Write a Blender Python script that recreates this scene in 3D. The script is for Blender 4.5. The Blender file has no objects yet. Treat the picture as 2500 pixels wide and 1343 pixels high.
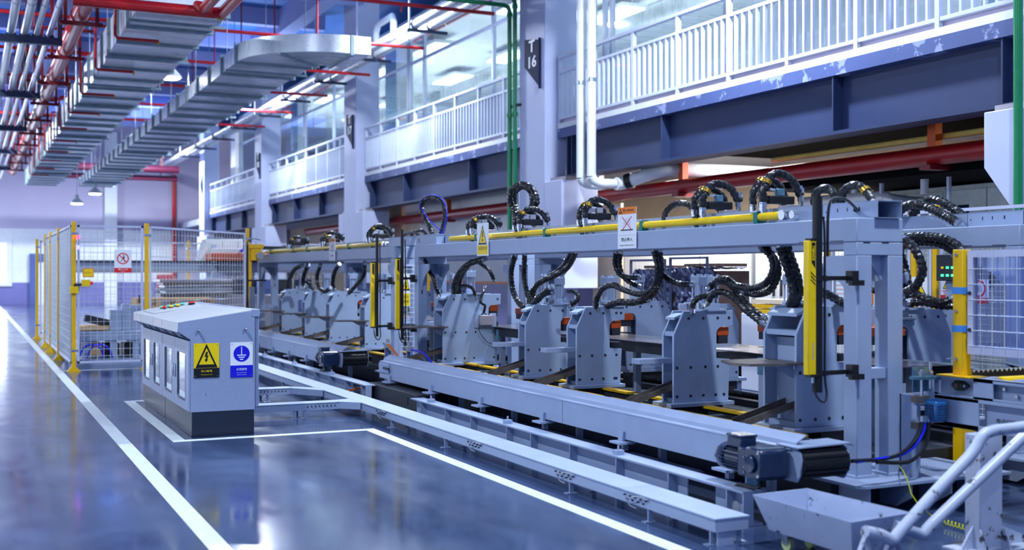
import bpy, bmesh, math, random
from mathutils import Vector, Matrix
S = bpy.context.scene
C = S.collection
rnd = random.Random(7)

# ---------------------------------------------------------------- camera
FPX, CAMZ, HORIZ = 2810.0, 1.45, 667.0           # focal length in pixels of the 2500 px frame
TH = math.atan(1327 / FPX)
ST, CT = math.sin(TH), math.cos(TH)
cam_d = bpy.data.cameras.new('camera')
cam_d.sensor_width = 36.0
cam_d.lens = 36.0 * FPX / 2500.0
cam_d.shift_y = (HORIZ - 671.5) / 2500.0
cam_d.clip_end = 200
cam = bpy.data.objects.new('camera', cam_d)
cam.location = (0, 0, CAMZ)
cam.rotation_euler = (math.pi / 2, 0, -TH)
C.objects.link(cam)
S.camera = cam
cam_d.dof.use_dof = True
cam_d.dof.focus_distance = 10.0
cam_d.dof.aperture_fstop = 1.6

S.view_settings.view_transform = 'Standard'
S.view_settings.look = 'None'
S.view_settings.gamma = 1.0
S.view_settings.use_curve_mapping = False
S.view_settings.exposure = 0.0
S.cycles.max_bounces = 7
S.cycles.diffuse_bounces = 3
S.cycles.glossy_bounces = 3
S.cycles.transparent_max_bounces = 14
S.cycles.caustics_reflective = False
S.cycles.caustics_refractive = False
S.cycles.sample_clamp_indirect = 6.0

# ---------------------------------------------------------------- world and lamps
W = bpy.data.worlds.new('hall_ambience')
S.world = W
W.use_nodes = True
W.node_tree.nodes['Background'].inputs[0].default_value = (0.16, 0.36, 1.0, 1)
W.node_tree.nodes['Background'].inputs[1].default_value = 0.6


def area(name, loc, size, power, color=(0.77, 0.88, 1.0), rot=(0, 0, 0), shape='DISK', spread=180, size_y=None):
    l = bpy.data.lights.new(name, 'AREA')
    l.shape = shape
    l.size = size
    if size_y:
        l.size_y = size_y
    l.energy = power
    l.color = color
    l.spread = math.radians(spread)
    o = bpy.data.objects.new(name, l)
    o.location = loc
    o.rotation_euler = rot
    C.objects.link(o)
    return o


LAMP_Z = 7.1
LAMPS = [(7.3, -4.5, 90), (4.9, 3.2, 520), (7.4, 11.4, 900), (-1.5, -2.0, 200), (-1.6, 7.5, 620), (-1.6, 20.0, 600),
         (7.4, 22.4, 620), (7.4, 33.0, 720), (-1.0, 36.0, 1100), (-0.8, 48.0, 1700), (6.3, 49.0, 1700)]
for x, y, p in LAMPS:
    area('high_bay_light', (x, y, LAMP_Z - 0.06), 0.45, p * 0.92)
    area('ceiling_fill_light', (x, y, LAMP_Z - 0.9), 0.6, p * 0.22, (0.45, 0.62, 1.0), rot=(math.pi, 0, 0))  # upward fill added below each lamp to brighten the ceiling
# rooms on the mezzanine and the bays under it
for y in (5.0, 13.0, 23.0, 33.0, 43.0):
    area('office_light', (13.0, y, 7.3), 1.2, 150, (0.93, 0.97, 1.0), shape='RECTANGLE', size_y=4.0)
    area('office_fill_light', (13.0, y, 5.4), 2.2, 260, (0.96, 0.98, 0.94), rot=(math.pi, 0, 0), shape='RECTANGLE', size_y=7.0)  # extra upward fill, added so the office ceiling looks bright through the glass
for x, y, p, c in ((11.6, 8.3, 70, (1.0, 0.70, 0.30)), (11.2, 20.5, 70, (1.0, 0.84, 0.62)), (12.2, 17.2, 80, (0.95, 0.97, 1.0)),
                   (12.2, 4.6, 40, (0.93, 0.97, 1.0)), (11.5, 28.0, 150, (1, 0.9, 0.75)), (11.5, 37.0, 150, (0.95, 0.95, 1))):
    area('under_mezzanine_light', (x, y, 3.28), 0.5, p, c)
for y in (13.5, 16.2):
    area('cabinet_fill_light', (10.75, y, 3.30), 0.5, 190, (0.95, 0.98, 1.0))  # unseen fill lights added to brighten the white cabinets
for y in (7.6, 11.2):
    area('canopy_fill_light', (12.4, y, 2.50), 0.5, 55, (0.95, 0.98, 1.0))  # added fill without a fixture, for the cabinets and rear presses


# ---------------------------------------------------------------- pixel of the photograph -> place on a known plane
def ray(px, py):
    u, v = (px - 1250) / FPX, (HORIZ - py) / FPX
    return ST + CT * u, CT - ST * u, v


def fl(px, py, z=0.0):
    d = ray(px, py)
    t = (z - CAMZ) / d[2]
    return Vector((d[0] * t, d[1] * t, z))


def atX(px, py, X):
    d = ray(px, py)
    t = X / d[0]
    return Vector((X, d[1] * t, CAMZ + d[2] * t))


def atY(px, py, Y):
    d = ray(px, py)
    t = Y / d[1]
    return Vector((d[0] * t, Y, CAMZ + d[2] * t))


# ---------------------------------------------------------------- materials
def lin(c):
    return tuple(((v / 255) / 12.92 if v / 255 <= 0.04045 else ((v / 255 + 0.055) / 1.055) ** 2.4) for v in c)


MATS = {}


def mat(name, rgb, rough=0.5, metal=0.0, var=0.06, scale=6.0, bump=0.0, spec=0.5, stretch=None, rvar=0.0, emit=None, coat=0.0, trans=0.0, ior=1.45):
    m = bpy.data.materials.new(name)
    m.use_nodes = True
    nt = m.node_tree
    b = nt.nodes['Principled BSDF']
    col = lin(rgb)
    b.inputs['Roughness'].default_value = rough
    b.inputs['Metallic'].default_value = metal
    b.inputs['Specular IOR Level'].default_value = spec
    b.inputs['Coat Weight'].default_value = coat
    b.inputs['Transmission Weight'].default_value = trans
    b.inputs['IOR'].default_value = ior
    b.inputs['Base Color'].default_value = (*col, 1)
    if var or bump or rvar:
        tc = nt.nodes.new('ShaderNodeTexCoord')
        mp = nt.nodes.new('ShaderNodeMapping')
        if stretch:
            mp.inputs['Scale'].default_value = stretch
        n = nt.nodes.new('ShaderNodeTexNoise')
        n.inputs['Scale'].default_value = scale
        n.inputs['Detail'].default_value = 5
        n.inputs['Roughness'].default_value = 0.62
        nt.links.new(tc.outputs['Object'], mp.inputs[0])
        nt.links.new(mp.outputs[0], n.inputs['Vector'])
        if var:
            r = nt.nodes.new('ShaderNodeValToRGB')
            r.color_ramp.elements[0].position = 0.3
            r.color_ramp.elements[1].position = 0.72
            r.color_ramp.elements[0].color = (*[max(0, v * (1 - 2.2 * var)) for v in col], 1)
            r.color_ramp.elements[1].color = (*[min(1, v * (1 + 1.2 * var)) for v in col], 1)
            nt.links.new(n.outputs[0], r.inputs[0])
            nt.links.new(r.outputs[0], b.inputs['Base Color'])
        if rvar:
            mr = nt.nodes.new('ShaderNodeMapRange')
            mr.inputs[1].default_value, mr.inputs[2].default_value = 0.3, 0.7
            mr.inputs[3].default_value, mr.inputs[4].default_value = max(0.02, rough - rvar), rough + rvar
            nt.links.new(n.outputs[0], mr.inputs[0])
            nt.links.new(mr.outputs[0], b.inputs['Roughness'])
        if bump:
            bp = nt.nodes.new('ShaderNodeBump')
            bp.inputs['Strength'].default_value = bump
            bp.inputs['Distance'].default_value = 0.01
            nt.links.new(n.outputs[0], bp.inputs['Height'])
            nt.links.new(bp.outputs[0], b.inputs['Normal'])
    if emit:
        b.inputs['Emission Color'].default_value = (*lin(rgb), 1)
        b.inputs['Emission Strength'].default_value = emit
    MATS[name] = m
    return m


def chipped(name, rgb, chip, rough=0.4, amount=0.30, scale=14.0, stretch=None):
    """painted metal whose paint has worn off in spots"""
    m = mat(name, rgb, rough, 0, 0.04, 5)
    nt = m.node_tree
    b = nt.nodes['Principled BSDF']
    src = b.inputs['Base Color'].links[0].from_socket
    tc = nt.nodes.new('ShaderNodeTexCoord')
    mp = nt.nodes.new('ShaderNodeMapping')
    if stretch:
        mp.inputs['Scale'].default_value = stretch
    n = nt.nodes.new('ShaderNodeTexNoise')
    n.inputs['Scale'].default_value = scale
    n.inputs['Detail'].default_value = 8
    n.inputs['Roughness'].default_value = 0.7
    r = nt.nodes.new('ShaderNodeValToRGB')
    r.color_ramp.elements[0].position = amount - 0.012
    r.color_ramp.elements[1].position = amount + 0.012
    mx = nt.nodes.new('ShaderNodeMix')
    mx.data_type = 'RGBA'
    nt.links.new(tc.outputs['Object'], mp.inputs[0])
    nt.links.new(mp.outputs[0], n.inputs['Vector'])
    nt.links.new(n.outputs[0], r.inputs[0])
    nt.links.new(r.outputs[0], mx.inputs['Factor'])
    mx.inputs['A'].default_value = (*lin(chip), 1)
    nt.links.new(src, mx.inputs['B'])
    nt.links.new(mx.outputs['Result'], b.inputs['Base Color'])
    return m


PAINT = mat('grey_machine_paint', (152, 167, 196), 0.42, 0, 0.035, 5, rvar=0.06)
PRESS = mat('press_grey_paint', (156, 174, 204), 0.42, 0, 0.035, 5)
CABG = mat('cabinet_grey_powder_coat', (146, 160, 190), 0.38, 0, 0.02, 30)
CABTOP = mat('cabinet_top_coat', (192, 196, 202), 0.4, 0, 0.02, 30)
PLINTH = mat('plinth_dark_blue', (38, 44, 60), 0.32, 0, 0.03, 10)
WHITE = mat('white_paint', (232, 234, 236), 0.45, 0, 0.03, 4)
PALE = mat('pale_wall_paint', (214, 216, 228), 0.6, 0, 0.03, 2)
LILAC = mat('lilac_wall_paint', (194, 184, 208), 0.6, 0, 0.03, 0.6)
COLUMN = mat('column_paint', (192, 198, 228), 0.55, 0, 0.03, 1.5)
RAIL = mat('railing_paint', (200, 206, 226), 0.45, 0, 0.02, 4)
STEEL = mat('dark_blue_beam_paint', (42, 55, 92), 0.5, 0, 0.06, 2.2)
BLUEBAND = chipped('worn_blue_flange_paint', (74, 88, 138), (140, 150, 190), 0.5, 0.43, 2.5, (1, 1, 1.0))
CEIL = mat('ceiling_blue_paint', (62, 108, 176), 0.7, 0, 0.08, 0.5)
BEAMC = mat('ceiling_beam_paint', (150, 160, 212), 0.65, 0, 0.04, 0.8)
GALV = mat('galvanised_duct', (224, 228, 232), 0.30, 0.55, 0.06, 1.6, rvar=0.10, bump=0.05, stretch=(0.35, 3.2, 1))
FLANGE = mat('duct_flange', (150, 170, 180), 0.45, 0.6, 0.1, 6)
REDP = mat('red_pipe_paint', (200, 30, 36), 0.34, 0, 0.06, 3, coat=0.12)
FIRER = mat('fire_main_red', (150, 22, 26), 0.35, 0, 0.06, 3)
REDD = mat('dark_red_steel', (128, 18, 30), 0.4, 0, 0.06, 5)
PIPEW = mat('white_pipe_jacket', (226, 228, 232), 0.32, 0, 0.03, 6)
CONDUIT = mat('grey_conduit', (190, 192, 214), 0.3, 0.3, 0.06, 8)
TRAYB = mat('dark_blue_tray', (52, 62, 92), 0.45, 0, 0.05, 6)
GREEN = mat('green_pipe_paint', (10, 128, 78), 0.3, 0, 0.06, 8)
YEL = mat('safety_yellow_paint', (238, 186, 6), 0.4, 0, 0.04, 8)
YELP = mat('yellow_header_paint', (240, 200, 4), 0.32, 0, 0.05, 12)
YELD = mat('yellow_slide_paint', (222, 172, 10), 0.45, 0, 0.12, 14)
BLACK = mat('black_plastic', (22, 23, 28), 0.4, 0, 0.03, 10)
RUBBER = mat('black_hose_rubber', (26, 28, 34), 0.33, 0, 0.1, 30)
DARK = mat('dark_recess_steel', (48, 52, 62), 0.5, 0.2, 0.1, 8)
GREASE = mat('greasy_brown_steel', (112, 104, 100), 0.38, 0.35, 0.14, 18, bump=0.1)
STEELR = mat('bright_machined_steel', (190, 196, 206), 0.24, 0.9, 0.06, 20)
PINKB = mat('anodised_valve_block', (176, 170, 178), 0.35, 0.6, 0.05, 20)
BRASS = mat('brass_clamp', (206, 160, 62), 0.3, 0.85, 0.1, 25)
TEAL = mat('green_clamp_plastic', (20, 118, 112), 0.45, 0, 0.04, 10)
NAVY = mat('navy_motor_enamel', (18, 38, 72), 0.26, 0, 0.05, 12, coat=0.5)
BLUEM = mat('blue_motor_enamel', (36, 96, 156), 0.3, 0, 0.05, 12, coat=0.3)
ORANGE = mat('orange_die_paint', (196, 78, 22), 0.45, 0, 0.08, 10)
SHEET = mat('steel_sheet', (190, 182, 188), 0.22, 0.95, 0.06, 2.5, rvar=0.06, stretch=(4, 0.4, 1))
ZINC = mat('zinc_bracket', (122, 168, 190), 0.3, 0.7, 0.14, 20)
BLUEH = mat('blue_air_hose', (24, 38, 214), 0.25, 0, 0.03, 10)
ORANGEH = mat('orange_air_hose', (236, 112, 30), 0.3, 0, 0.03, 10)
EARTH = mat('yellow_green_wire', (204, 206, 20), 0.4, 0, 0.05, 20)
CHIPW = chipped('chipped_white_tube_paint', (186, 194, 214), (66, 60, 66), 0.35, 0.405, 13, (1, 1, 1))
BINP = chipped('worn_bin_paint', (160, 172, 200), (60, 58, 66), 0.4, 0.36, 16)
MESHW = mat('galvanised_mesh_wire', (206, 212, 222), 0.4, 0.3, 0.03, 20)
MESHF = mat('mesh_frame_paint', (196, 200, 226), 0.45, 0, 0.03, 8)
BLUET = mat('blue_tape', (70, 140, 214), 0.45, 0, 0.05, 10)
WOOD = mat('pale_pallet_wood', (208, 170, 120), 0.7, 0, 0.12, 12, stretch=(1, 8, 8))
BEIGE = mat('beige_board', (226, 206, 178), 0.7, 0, 0.05, 2)
SIGNW = mat('sign_white', (236, 238, 244), 0.45, 0, 0.0)
SIGNY = mat('sign_yellow', (246, 212, 0), 0.45, 0, 0.0)
SIGNK = mat('sign_black', (16, 16, 20), 0.45, 0, 0.0)
SIGNB = mat('sign_blue', (18, 20, 206), 0.4, 0, 0.0)
SIGNR = mat('sign_red', (222, 34, 38), 0.45, 0, 0.0)
SIGNO = mat('sign_orange', (240, 126, 26), 0.45, 0, 0.0)
SIGNN = mat('sign_navy', (30, 38, 72), 0.75, 0, 0.0, spec=0.15)
SIGNG = mat('sign_grey_line', (150, 154, 166), 0.5, 0, 0.0)
REDB = mat('red_button', (214, 30, 34), 0.3, 0, 0, emit=0.3)
GRNB = mat('green_button', (70, 205, 170), 0.3, 0, 0, emit=0.3)
YELB = mat('yellow_button', (236, 196, 20), 0.3, 0, 0, emit=0.2)
LAMPW = mat('lit_lamp_lens', (240, 246, 255), 0.4, 0, 0, emit=14)
LEDG = mat('green_led', (40, 255, 110), 0.4, 0, 0, emit=6)
LEDB = mat('blue_led', (60, 60, 255), 0.4, 0, 0, emit=16)
LEDR = mat('red_led', (255, 40, 70), 0.4, 0, 0, emit=9)
SIDE_GLOW = mat('added_side_glow', (222, 236, 255), 0.4, 0, 0, emit=2.3)  # glow of the added left windows, used as fill
DAYL = mat('daylit_window', (226, 236, 255), 0.4, 0, 0, emit=9)
LIT = mat('lit_ceiling_panel', (240, 248, 255), 0.4, 0, 0, emit=2.6)
PURP = mat('purple_dado_paint', (118, 116, 176), 0.45, 0, 0.04, 1)
BLUEF = mat('blue_door_frame_paint', (84, 100, 160), 0.4, 0, 0.04, 4)
FILM = mat('crumpled_plastic_film', (84, 88, 118), 0.08, 0.3, 0.35, 7, bump=1.0)
CRATE = mat('dark_brown_crate', (86, 66, 62), 0.5, 0, 0.12, 9)


def glass(name, tint, alpha, rough=0.03):
    m = bpy.data.materials.new(name)
    m.use_nodes = True
    nt = m.node_tree
    for n in list(nt.nodes):
        nt.nodes.remove(n)
    out = nt.nodes.new('ShaderNodeOutputMaterial')
    tr = nt.nodes.new('ShaderNodeBsdfTransparent')
    tr.inputs[0].default_value = (*lin(tint), 1)
    gl = nt.nodes.new('ShaderNodeBsdfGlossy')
    gl.inputs['Roughness'].default_value = rough
    gl.inputs['Color'].default_value = (0.9, 0.95, 1, 1)
    lw = nt.nodes.new('ShaderNodeLayerWeight')
    lw.inputs[0].default_value = 0.5
    pw = nt.nodes.new('ShaderNodeMath')
    pw.operation = 'POWER'
    pw.inputs[1].default_value = 4.0
    ma = nt.nodes.new('ShaderNodeMath')
    ma.operation = 'MULTIPLY_ADD'
    ma.inputs[1].default_value = 0.6
    ma.inputs[2].default_value = alpha
    mx = nt.nodes.new('ShaderNodeMixShader')
    nt.links.new(lw.outputs['Facing'], pw.inputs[0])
    nt.links.new(pw.outputs[0], ma.inputs[0])
    nt.links.new(ma.outputs[0], mx.inputs[0])
    nt.links.new(tr.outputs[0], mx.inputs[1])
    nt.links.new(gl.outputs[0], mx.inputs[2])
    nt.links.new(mx.outputs[0], out.inputs[0])
    return m


GLASS = glass('window_glass', (228, 240, 244), 0.07)
ACRYL = glass('clear_acrylic', (222, 228, 250), 0.05, 0.08)
CABGL = glass('cabinet_window_glass', (176, 182, 206), 0.25)


def floor_mat():
    m = bpy.data.materials.new('polished_concrete')
    m.use_nodes = True
    nt = m.node_tree
    b = nt.nodes['Principled BSDF']
    tc = nt.nodes.new('ShaderNodeTexCoord')
    mp = nt.nodes.new('ShaderNodeMapping')
    mp.inputs['Scale'].default_value = (1.0, 0.45, 1)
    n1 = nt.nodes.new('ShaderNodeTexNoise')
    n1.inputs['Scale'].default_value = 1.3
    n1.inputs['Detail'].default_value = 9
    n1.inputs['Roughness'].default_value = 0.62
    n1.inputs['Distortion'].default_value = 0.6
    r = nt.nodes.new('ShaderNodeValToRGB')
    r.color_ramp.elements[0].position = 0.34
    r.color_ramp.elements[0].color = (*lin((37, 50, 80)), 1)
    r.color_ramp.elements[1].position = 0.72
    r.color_ramp.elements[1].color = (*lin((76, 94, 132)), 1)
    n2 = nt.nodes.new('ShaderNodeTexNoise')
    n2.inputs['Scale'].default_value = 3.2
    n2.inputs['Detail'].default_value = 6
    mr = nt.nodes.new('ShaderNodeMapRange')
    mr.inputs[1].default_value, mr.inputs[2].default_value = 0.3, 0.75
    mr.inputs[3].default_value, mr.inputs[4].default_value = 0.09, 0.24
    n3 = nt.nodes.new('ShaderNodeTexNoise')
    n3.inputs['Scale'].default_value = 9
    n3.inputs['Detail'].default_value = 3
    bp = nt.nodes.new('ShaderNodeBump')
    bp.inputs['Strength'].default_value = 0.05
    bp.inputs['Distance'].default_value = 0.01
    nt.links.new(tc.outputs['Object'], mp.inputs[0])
    for n in (n1, n2, n3):
        nt.links.new(mp.outputs[0], n.inputs['Vector'])
    nt.links.new(n1.outputs[0], r.inputs[0])
    nt.links.new(r.outputs[0], b.inputs['Base Color'])
    nt.links.new(n2.outputs[0], mr.inputs[0])
    nt.links.new(mr.outputs[0], b.inputs['Roughness'])
    nt.links.new(n3.outputs[0], bp.inputs['Height'])
    nt.links.new(bp.outputs[0], b.inputs['Normal'])
    b.inputs['Specular IOR Level'].default_value = 0.45
    b.inputs['Coat Weight'].default_value = 0.1
    b.inputs['Coat Roughness'].default_value = 0.07
    return m


FLOORM = floor_mat()
LINEW = mat('floor_line_paint', (222, 232, 236), 0.3, 0, 0.06, 12)

# ---------------------------------------------------------------- builders
ORG = {}


def spline(pts, step=0.03):
    """Catmull-Rom through pts, resampled about every step"""
    P = [Vector(p) for p in pts]
    if len(P) < 3:
        return P
    P = [P[0] * 2 - P[1]] + P + [P[-1] * 2 - P[-2]]
    out = []
    for i in range(1, len(P) - 2):
        p0, p1, p2, p3 = P[i - 1:i + 3]
        n = max(2, int((p2 - p1).length / step))
        for k in range(n):
            t = k / n
            out.append(0.5 * ((2 * p1) + (p2 - p0) * t + (2 * p0 - 5 * p1 + 4 * p2 - p3) * t * t + (3 * p1 - p0 - 3 * p2 + p3) * t ** 3))
    out.append(P[-2])
    return out


class MB:
    def __init__(s):
        s.v, s.f = [], []

    def add(s, vs, fs):
        o = len(s.v)
        s.v += [Vector(v) for v in vs]
        s.f += [tuple(i + o for i in f) for f in fs]
        return s

    def box(s, x0, x1, y0, y1, z0, z1):
        return s.add([(x, y, z) for x in (x0, x1) for y in (y0, y1) for z in (z0, z1)],
                     [(0, 1, 3, 2), (4, 6, 7, 5), (0, 4, 5, 1), (2, 3, 7, 6), (0, 2, 6, 4), (1, 5, 7, 3)])

    def rbox(s, c, size, rot):
        """box of a size about c, turned by a Matrix or a z angle"""
        R = rot if isinstance(rot, Matrix) else Matrix.Rotation(rot, 3, 'Z')
        h = Vector(size) / 2
        return s.add([Vector(c) + R @ Vector((sx * h.x, sy * h.y, sz * h.z)) for sx in (-1, 1) for sy in (-1, 1) for sz in (-1, 1)],
                     [(0, 1, 3, 2), (4, 6, 7, 5), (0, 4, 5, 1), (2, 3, 7, 6), (0, 2, 6, 4), (1, 5, 7, 3)])

    def bar(s, p0, p1, w, h, up=(0, 0, 1)):
        """rectangular bar from p0 to p1"""
        p0, p1 = Vector(p0), Vector(p1)
        d = (p1 - p0)
        L = d.length
        d.normalize()
        side = d.cross(Vector(up))
        if side.length < 1e-4:
            side = d.cross(Vector((1, 0, 0)))
        side.normalize()
        u = side.cross(d)
        R = Matrix((d, side, u)).transposed()
        return s.rbox((p0 + p1) / 2, (L, w, h), R)

    def prism(s, pts, axis, a0, a1):
        """outline extruded along an axis: 'x' pts (y,z), 'y' pts (x,z), 'z' pts (x,y)"""
        n = len(pts)

        def P(p, a):
            return (a, p[0], p[1]) if axis == 'x' else (p[0], a, p[1]) if axis == 'y' else (p[0], p[1], a)
        return s.add([P(p, a0) for p in pts] + [P(p, a1) for p in pts],
                     [tuple(range(n)), tuple(range(2 * n - 1, n - 1, -1))] + [(i, (i + 1) % n, n + (i + 1) % n, n + i) for i in range(n)])

    def cyl(s, p0, p1, r, n=16, r2=None, caps=True):
        p0, p1 = Vector(p0), Vector(p1)
        d = (p1 - p0).normalized()
        a = d.orthogonal().normalized()
        b = d.cross(a)
        r2 = r if r2 is None else r2
        vs = []
        for p, q in ((p0, r), (p1, r2)):
            vs += [p + (a * math.cos(2 * math.pi * k / n) + b * math.sin(2 * math.pi * k / n)) * q for k in range(n)]
        fs = [(k, (k + 1) % n, n + (k + 1) % n, n + k) for k in range(n)]
        if caps:
            fs += [tuple(range(n - 1, -1, -1)), tuple(range(n, 2 * n))]
        return s.add(vs, fs)

    def tube(s, path, r, n=8, caps=True, rib=0.0, period=4):
        P = [Vector(p) for p in path]
        m = len(P)
        T = [(P[min(i + 1, m - 1)] - P[max(i - 1, 0)]).normalized() for i in range(m)]
        a = T[0].orthogonal().normalized()
        vs = []
        for i in range(m):
            a = (a - T[i] * a.dot(T[i]))
            a = a.normalized() if a.length > 1e-5 else T[i].orthogonal().normalized()
            b = T[i].cross(a)
            for k in range(n):
                q = r
                if rib:
                    q = r * (1 + (rib if (i + k * period / n) % period < period * 0.55 else -rib))
                an = 2 * math.pi * k / n
                vs.append(P[i] + (a * math.cos(an) + b * math.sin(an)) * q)
        fs = [(i * n + k, i * n + (k + 1) % n, (i + 1) * n + (k + 1) % n, (i + 1) * n + k) for i in range(m - 1) for k in range(n)]
        if caps:
            fs += [tuple(range(n - 1, -1, -1)), tuple(range((m - 1) * n, m * n))]
        return s.add(vs, fs)

    def ring(s, c, axis, r, t, w, n=20):
        """band of inner radius r, thickness t, width w about an axis"""
        c, d = Vector(c), Vector(axis).normalized()
        a = d.orthogonal().normalized()
        b = d.cross(a)
        vs = []
        for rr, h in ((r, -w / 2), (r + t, -w / 2), (r + t, w / 2), (r, w / 2)):
            vs += [c + d * h + (a * math.cos(2 * math.pi * k / n) + b * math.sin(2 * math.pi * k / n)) * rr for k in range(n)]
        return s.add(vs, [(q * n + k, q * n + (k + 1) % n, ((q + 1) % 4) * n + (k + 1) % n, ((q + 1) % 4) * n + k) for q in range(4) for k in range(n)])

    def lathe(s, c, prof, axis=(0, 0, 1), n=20):
        """prof: (radius, height) pairs along the axis from c"""
        c, d = Vector(c), Vector(axis).normalized()
        a = d.orthogonal().normalized()
        b = d.cross(a)
        m = len(prof)
        vs = [c + d * h + (a * math.cos(2 * math.pi * k / n) + b * math.sin(2 * math.pi * k / n)) * max(r, 1e-4) for r, h in prof for k in range(n)]
        fs = [(i * n + k, i * n + (k + 1) % n, (i + 1) * n + (k + 1) % n, (i + 1) * n + k) for i in range(m - 1) for k in range(n)]
        fs += [tuple(range(n - 1, -1, -1)), tuple(range((m - 1) * n, m * n))]
        return s.add(vs, fs)

    def build(s, name, m, parent=None, bevel=0.0, smooth=True, seg=2):
        me = bpy.data.meshes.new(name)
        if parent is not None:
            org = ORG[parent.name]
        else:
            xs, ys, zs = [v.x for v in s.v], [v.y for v in s.v], [v.z for v in s.v]
            org = Vector(((min(xs) + max(xs)) / 2, (min(ys) + max(ys)) / 2, min(zs)))
        me.from_pydata([v - org for v in s.v], [], s.f)
        bm = bmesh.new()
        bm.from_mesh(me)
        bmesh.ops.recalc_face_normals(bm, faces=bm.faces)
        bm.to_mesh(me)
        bm.free()
        me.materials.append(m)
        if smooth:
            me.polygons.foreach_set('use_smooth', [True] * len(me.polygons))
            me.set_sharp_from_angle(angle=0.6)
        o = bpy.data.objects.new(name, me)
        C.objects.link(o)
        ORG[o.name] = org
        if parent is not None:
            o.parent = parent
        else:
            o.location = org
        if bevel:
            b = o.modifiers.new('bevel', 'BEVEL')
            b.width = bevel
            b.segments = seg
            b.limit_method = 'ANGLE'
            b.angle_limit = 0.7
        return o


def tag(o, label=None, cat=None, group=None, kind=None):
    if label:
        o['label'] = label
    if cat:
        o['category'] = cat
    if group:
        o['group'] = group
    if kind:
        o['kind'] = kind
    return o


def thing(name, loc, label, cat, group=None):
    o = bpy.data.objects.new(name, None)
    o.empty_display_size = 0.1
    C.objects.link(o)
    o.location = Vector(loc)
    ORG[o.name] = Vector(loc)
    return tag(o, label, cat, group)


def struct(o):
    o['kind'] = 'structure'
    return o


def copy_tree(o, shift=(0, 0, 0), label=None, group=None):
    """a copy of a thing and of each of its parts and their sub-parts, moved by shift"""
    def cp(a, par):
        c = a.copy()
        C.objects.link(c)
        if par is not None:
            c.parent = par
        for ch in a.children:
            cp(ch, c)
        return c
    c = cp(o, None)
    c.location = Vector(o.location) + Vector(shift)
    ORG[c.name] = Vector(c.location)
    if label:
        c['label'] = label
    if group:
        c['group'] = group
    return c


def shared(o, shift, parent):
    """one more part like o (same mesh) on the same thing"""
    c = o.copy()
    C.objects.link(c)
    c.parent = parent
    c.location = Vector(o.location) + Vector(shift)
    return c


_FONT = {}


def text_mb(body, size, origin, right, up, depth=0.0015, align='CENTER', bold=0.0, sx=1.0):
    """lettering as solid mesh; origin = centre of the line, right/up = directions it is written along"""
    cu = bpy.data.curves.new('lettering', 'FONT')
    cu.body = body
    cu.size = size
    cu.align_x = align
    cu.align_y = 'CENTER'
    cu.extrude = depth / 2
    cu.offset = bold
    cu.resolution_u = 2
    o = bpy.data.objects.new('lettering_curve', cu)
    C.objects.link(o)
    dg = bpy.context.evaluated_depsgraph_get()
    me = bpy.data.meshes.new_from_object(o.evaluated_get(dg))
    bpy.data.objects.remove(o)
    r, u = Vector(right).normalized(), Vector(up).normalized()
    n = r.cross(u)
    mb = MB()
    mb.add([Vector(origin) + r * v.co.x * sx + u * v.co.y + n * v.co.z for v in me.vertices], [tuple(p.vertices) for p in me.polygons])
    bpy.data.meshes.remove(me)
    return mb


def flat(mb, origin, right, up, pts, off=0.0, th=0.001):
    """thin solid shape on a board: pts in board metres"""
    r, u = Vector(right).normalized(), Vector(up).normalized()
    n = r.cross(u)
    o = Vector(origin) + n * off
    k = len(pts)
    return mb.add([o + r * p[0] + u * p[1] for p in pts] + [o + r * p[0] + u * p[1] + n * th for p in pts],
                  [tuple(range(k)), tuple(range(2 * k - 1, k - 1, -1))] + [(i, (i + 1) % k, k + (i + 1) % k, k + i) for i in range(k)])


def circle(r, n=28, cx=0, cy=0):
    return [(cx + r * math.cos(2 * math.pi * k / n), cy + r * math.sin(2 * math.pi * k / n)) for k in range(n)]


def annulus(mb, origin, right, up, r0, r1, off=0.0, th=0.001, n=32, c=(0, 0)):
    for k in range(n):
        a, b = 2 * math.pi * k / n, 2 * math.pi * (k + 1) / n
        flat(mb, origin, right, up, [(c[0] + q * math.cos(t), c[1] + q * math.sin(t)) for q, t in ((r0, a), (r1, a), (r1, b), (r0, b))], off, th)
    return mb


def rect(x0, x1, y0, y1):
    return [(x0, y0), (x1, y0), (x1, y1), (x0, y1)]

# ================================================================ the hall itself
struct(MB().box(-14, 22, -7, 58, -0.12, 0).build('floor', FLOORM))
n = 0
for x0, x1, y0, y1 in ((1.14, 1.255, -4, 57), (3.315, 3.42, 2.5, 10.262), (1.59, 3.315, 10.16, 10.262), (1.59, 1.70, 10.262, 13.66),
                       (1.70, 1.80, 13.56, 13.66), (1.255, 2.35, 18.24, 18.32)):
    n += 1
    tag(struct(MB().box(x0, x1, y0, y1, 0, 0.0016).build('trim_%d' % n, LINEW)), 'white painted line on the polished floor', 'floor line')
struct(MB().box(-14, 22, -7, 58, 8.6, 8.8).build('ceiling', CEIL))
k = 0
mb = MB()
for j in range(18):
    y = -3.4 + j * 3.43
    mb.box(-14, 8.9, y, y + 0.3, 8.15, 8.6)
for x in (-3.0, 2.15, 7.6):
    mb.box(x, x + 0.42, -7, 58, 7.95, 8.6)
tag(struct(mb.build('trim_7', BEAMC)), 'lilac concrete beams under the blue ceiling', 'ceiling beam')
struct(MB().box(-14, 22, 57.5, 57.8, 0, 8.6).build('wall_far', LILAC))
tag(struct(MB().box(-14, 9, 57.44, 57.5, 1.02, 3.5).build('trim_8', WHITE)), 'white band across the far wall', 'wall band')
tag(struct(MB().box(-14, 9, 57.43, 57.5, 0, 1.02).build('trim_9', PURP)), 'purple dado at the foot of the far wall', 'dado')
mb = MB().box(-14.2, -14, -7, 57.5, 0, 1.2).box(-14.2, -14, -7, 57.5, 5.0, 8.6)
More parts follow.
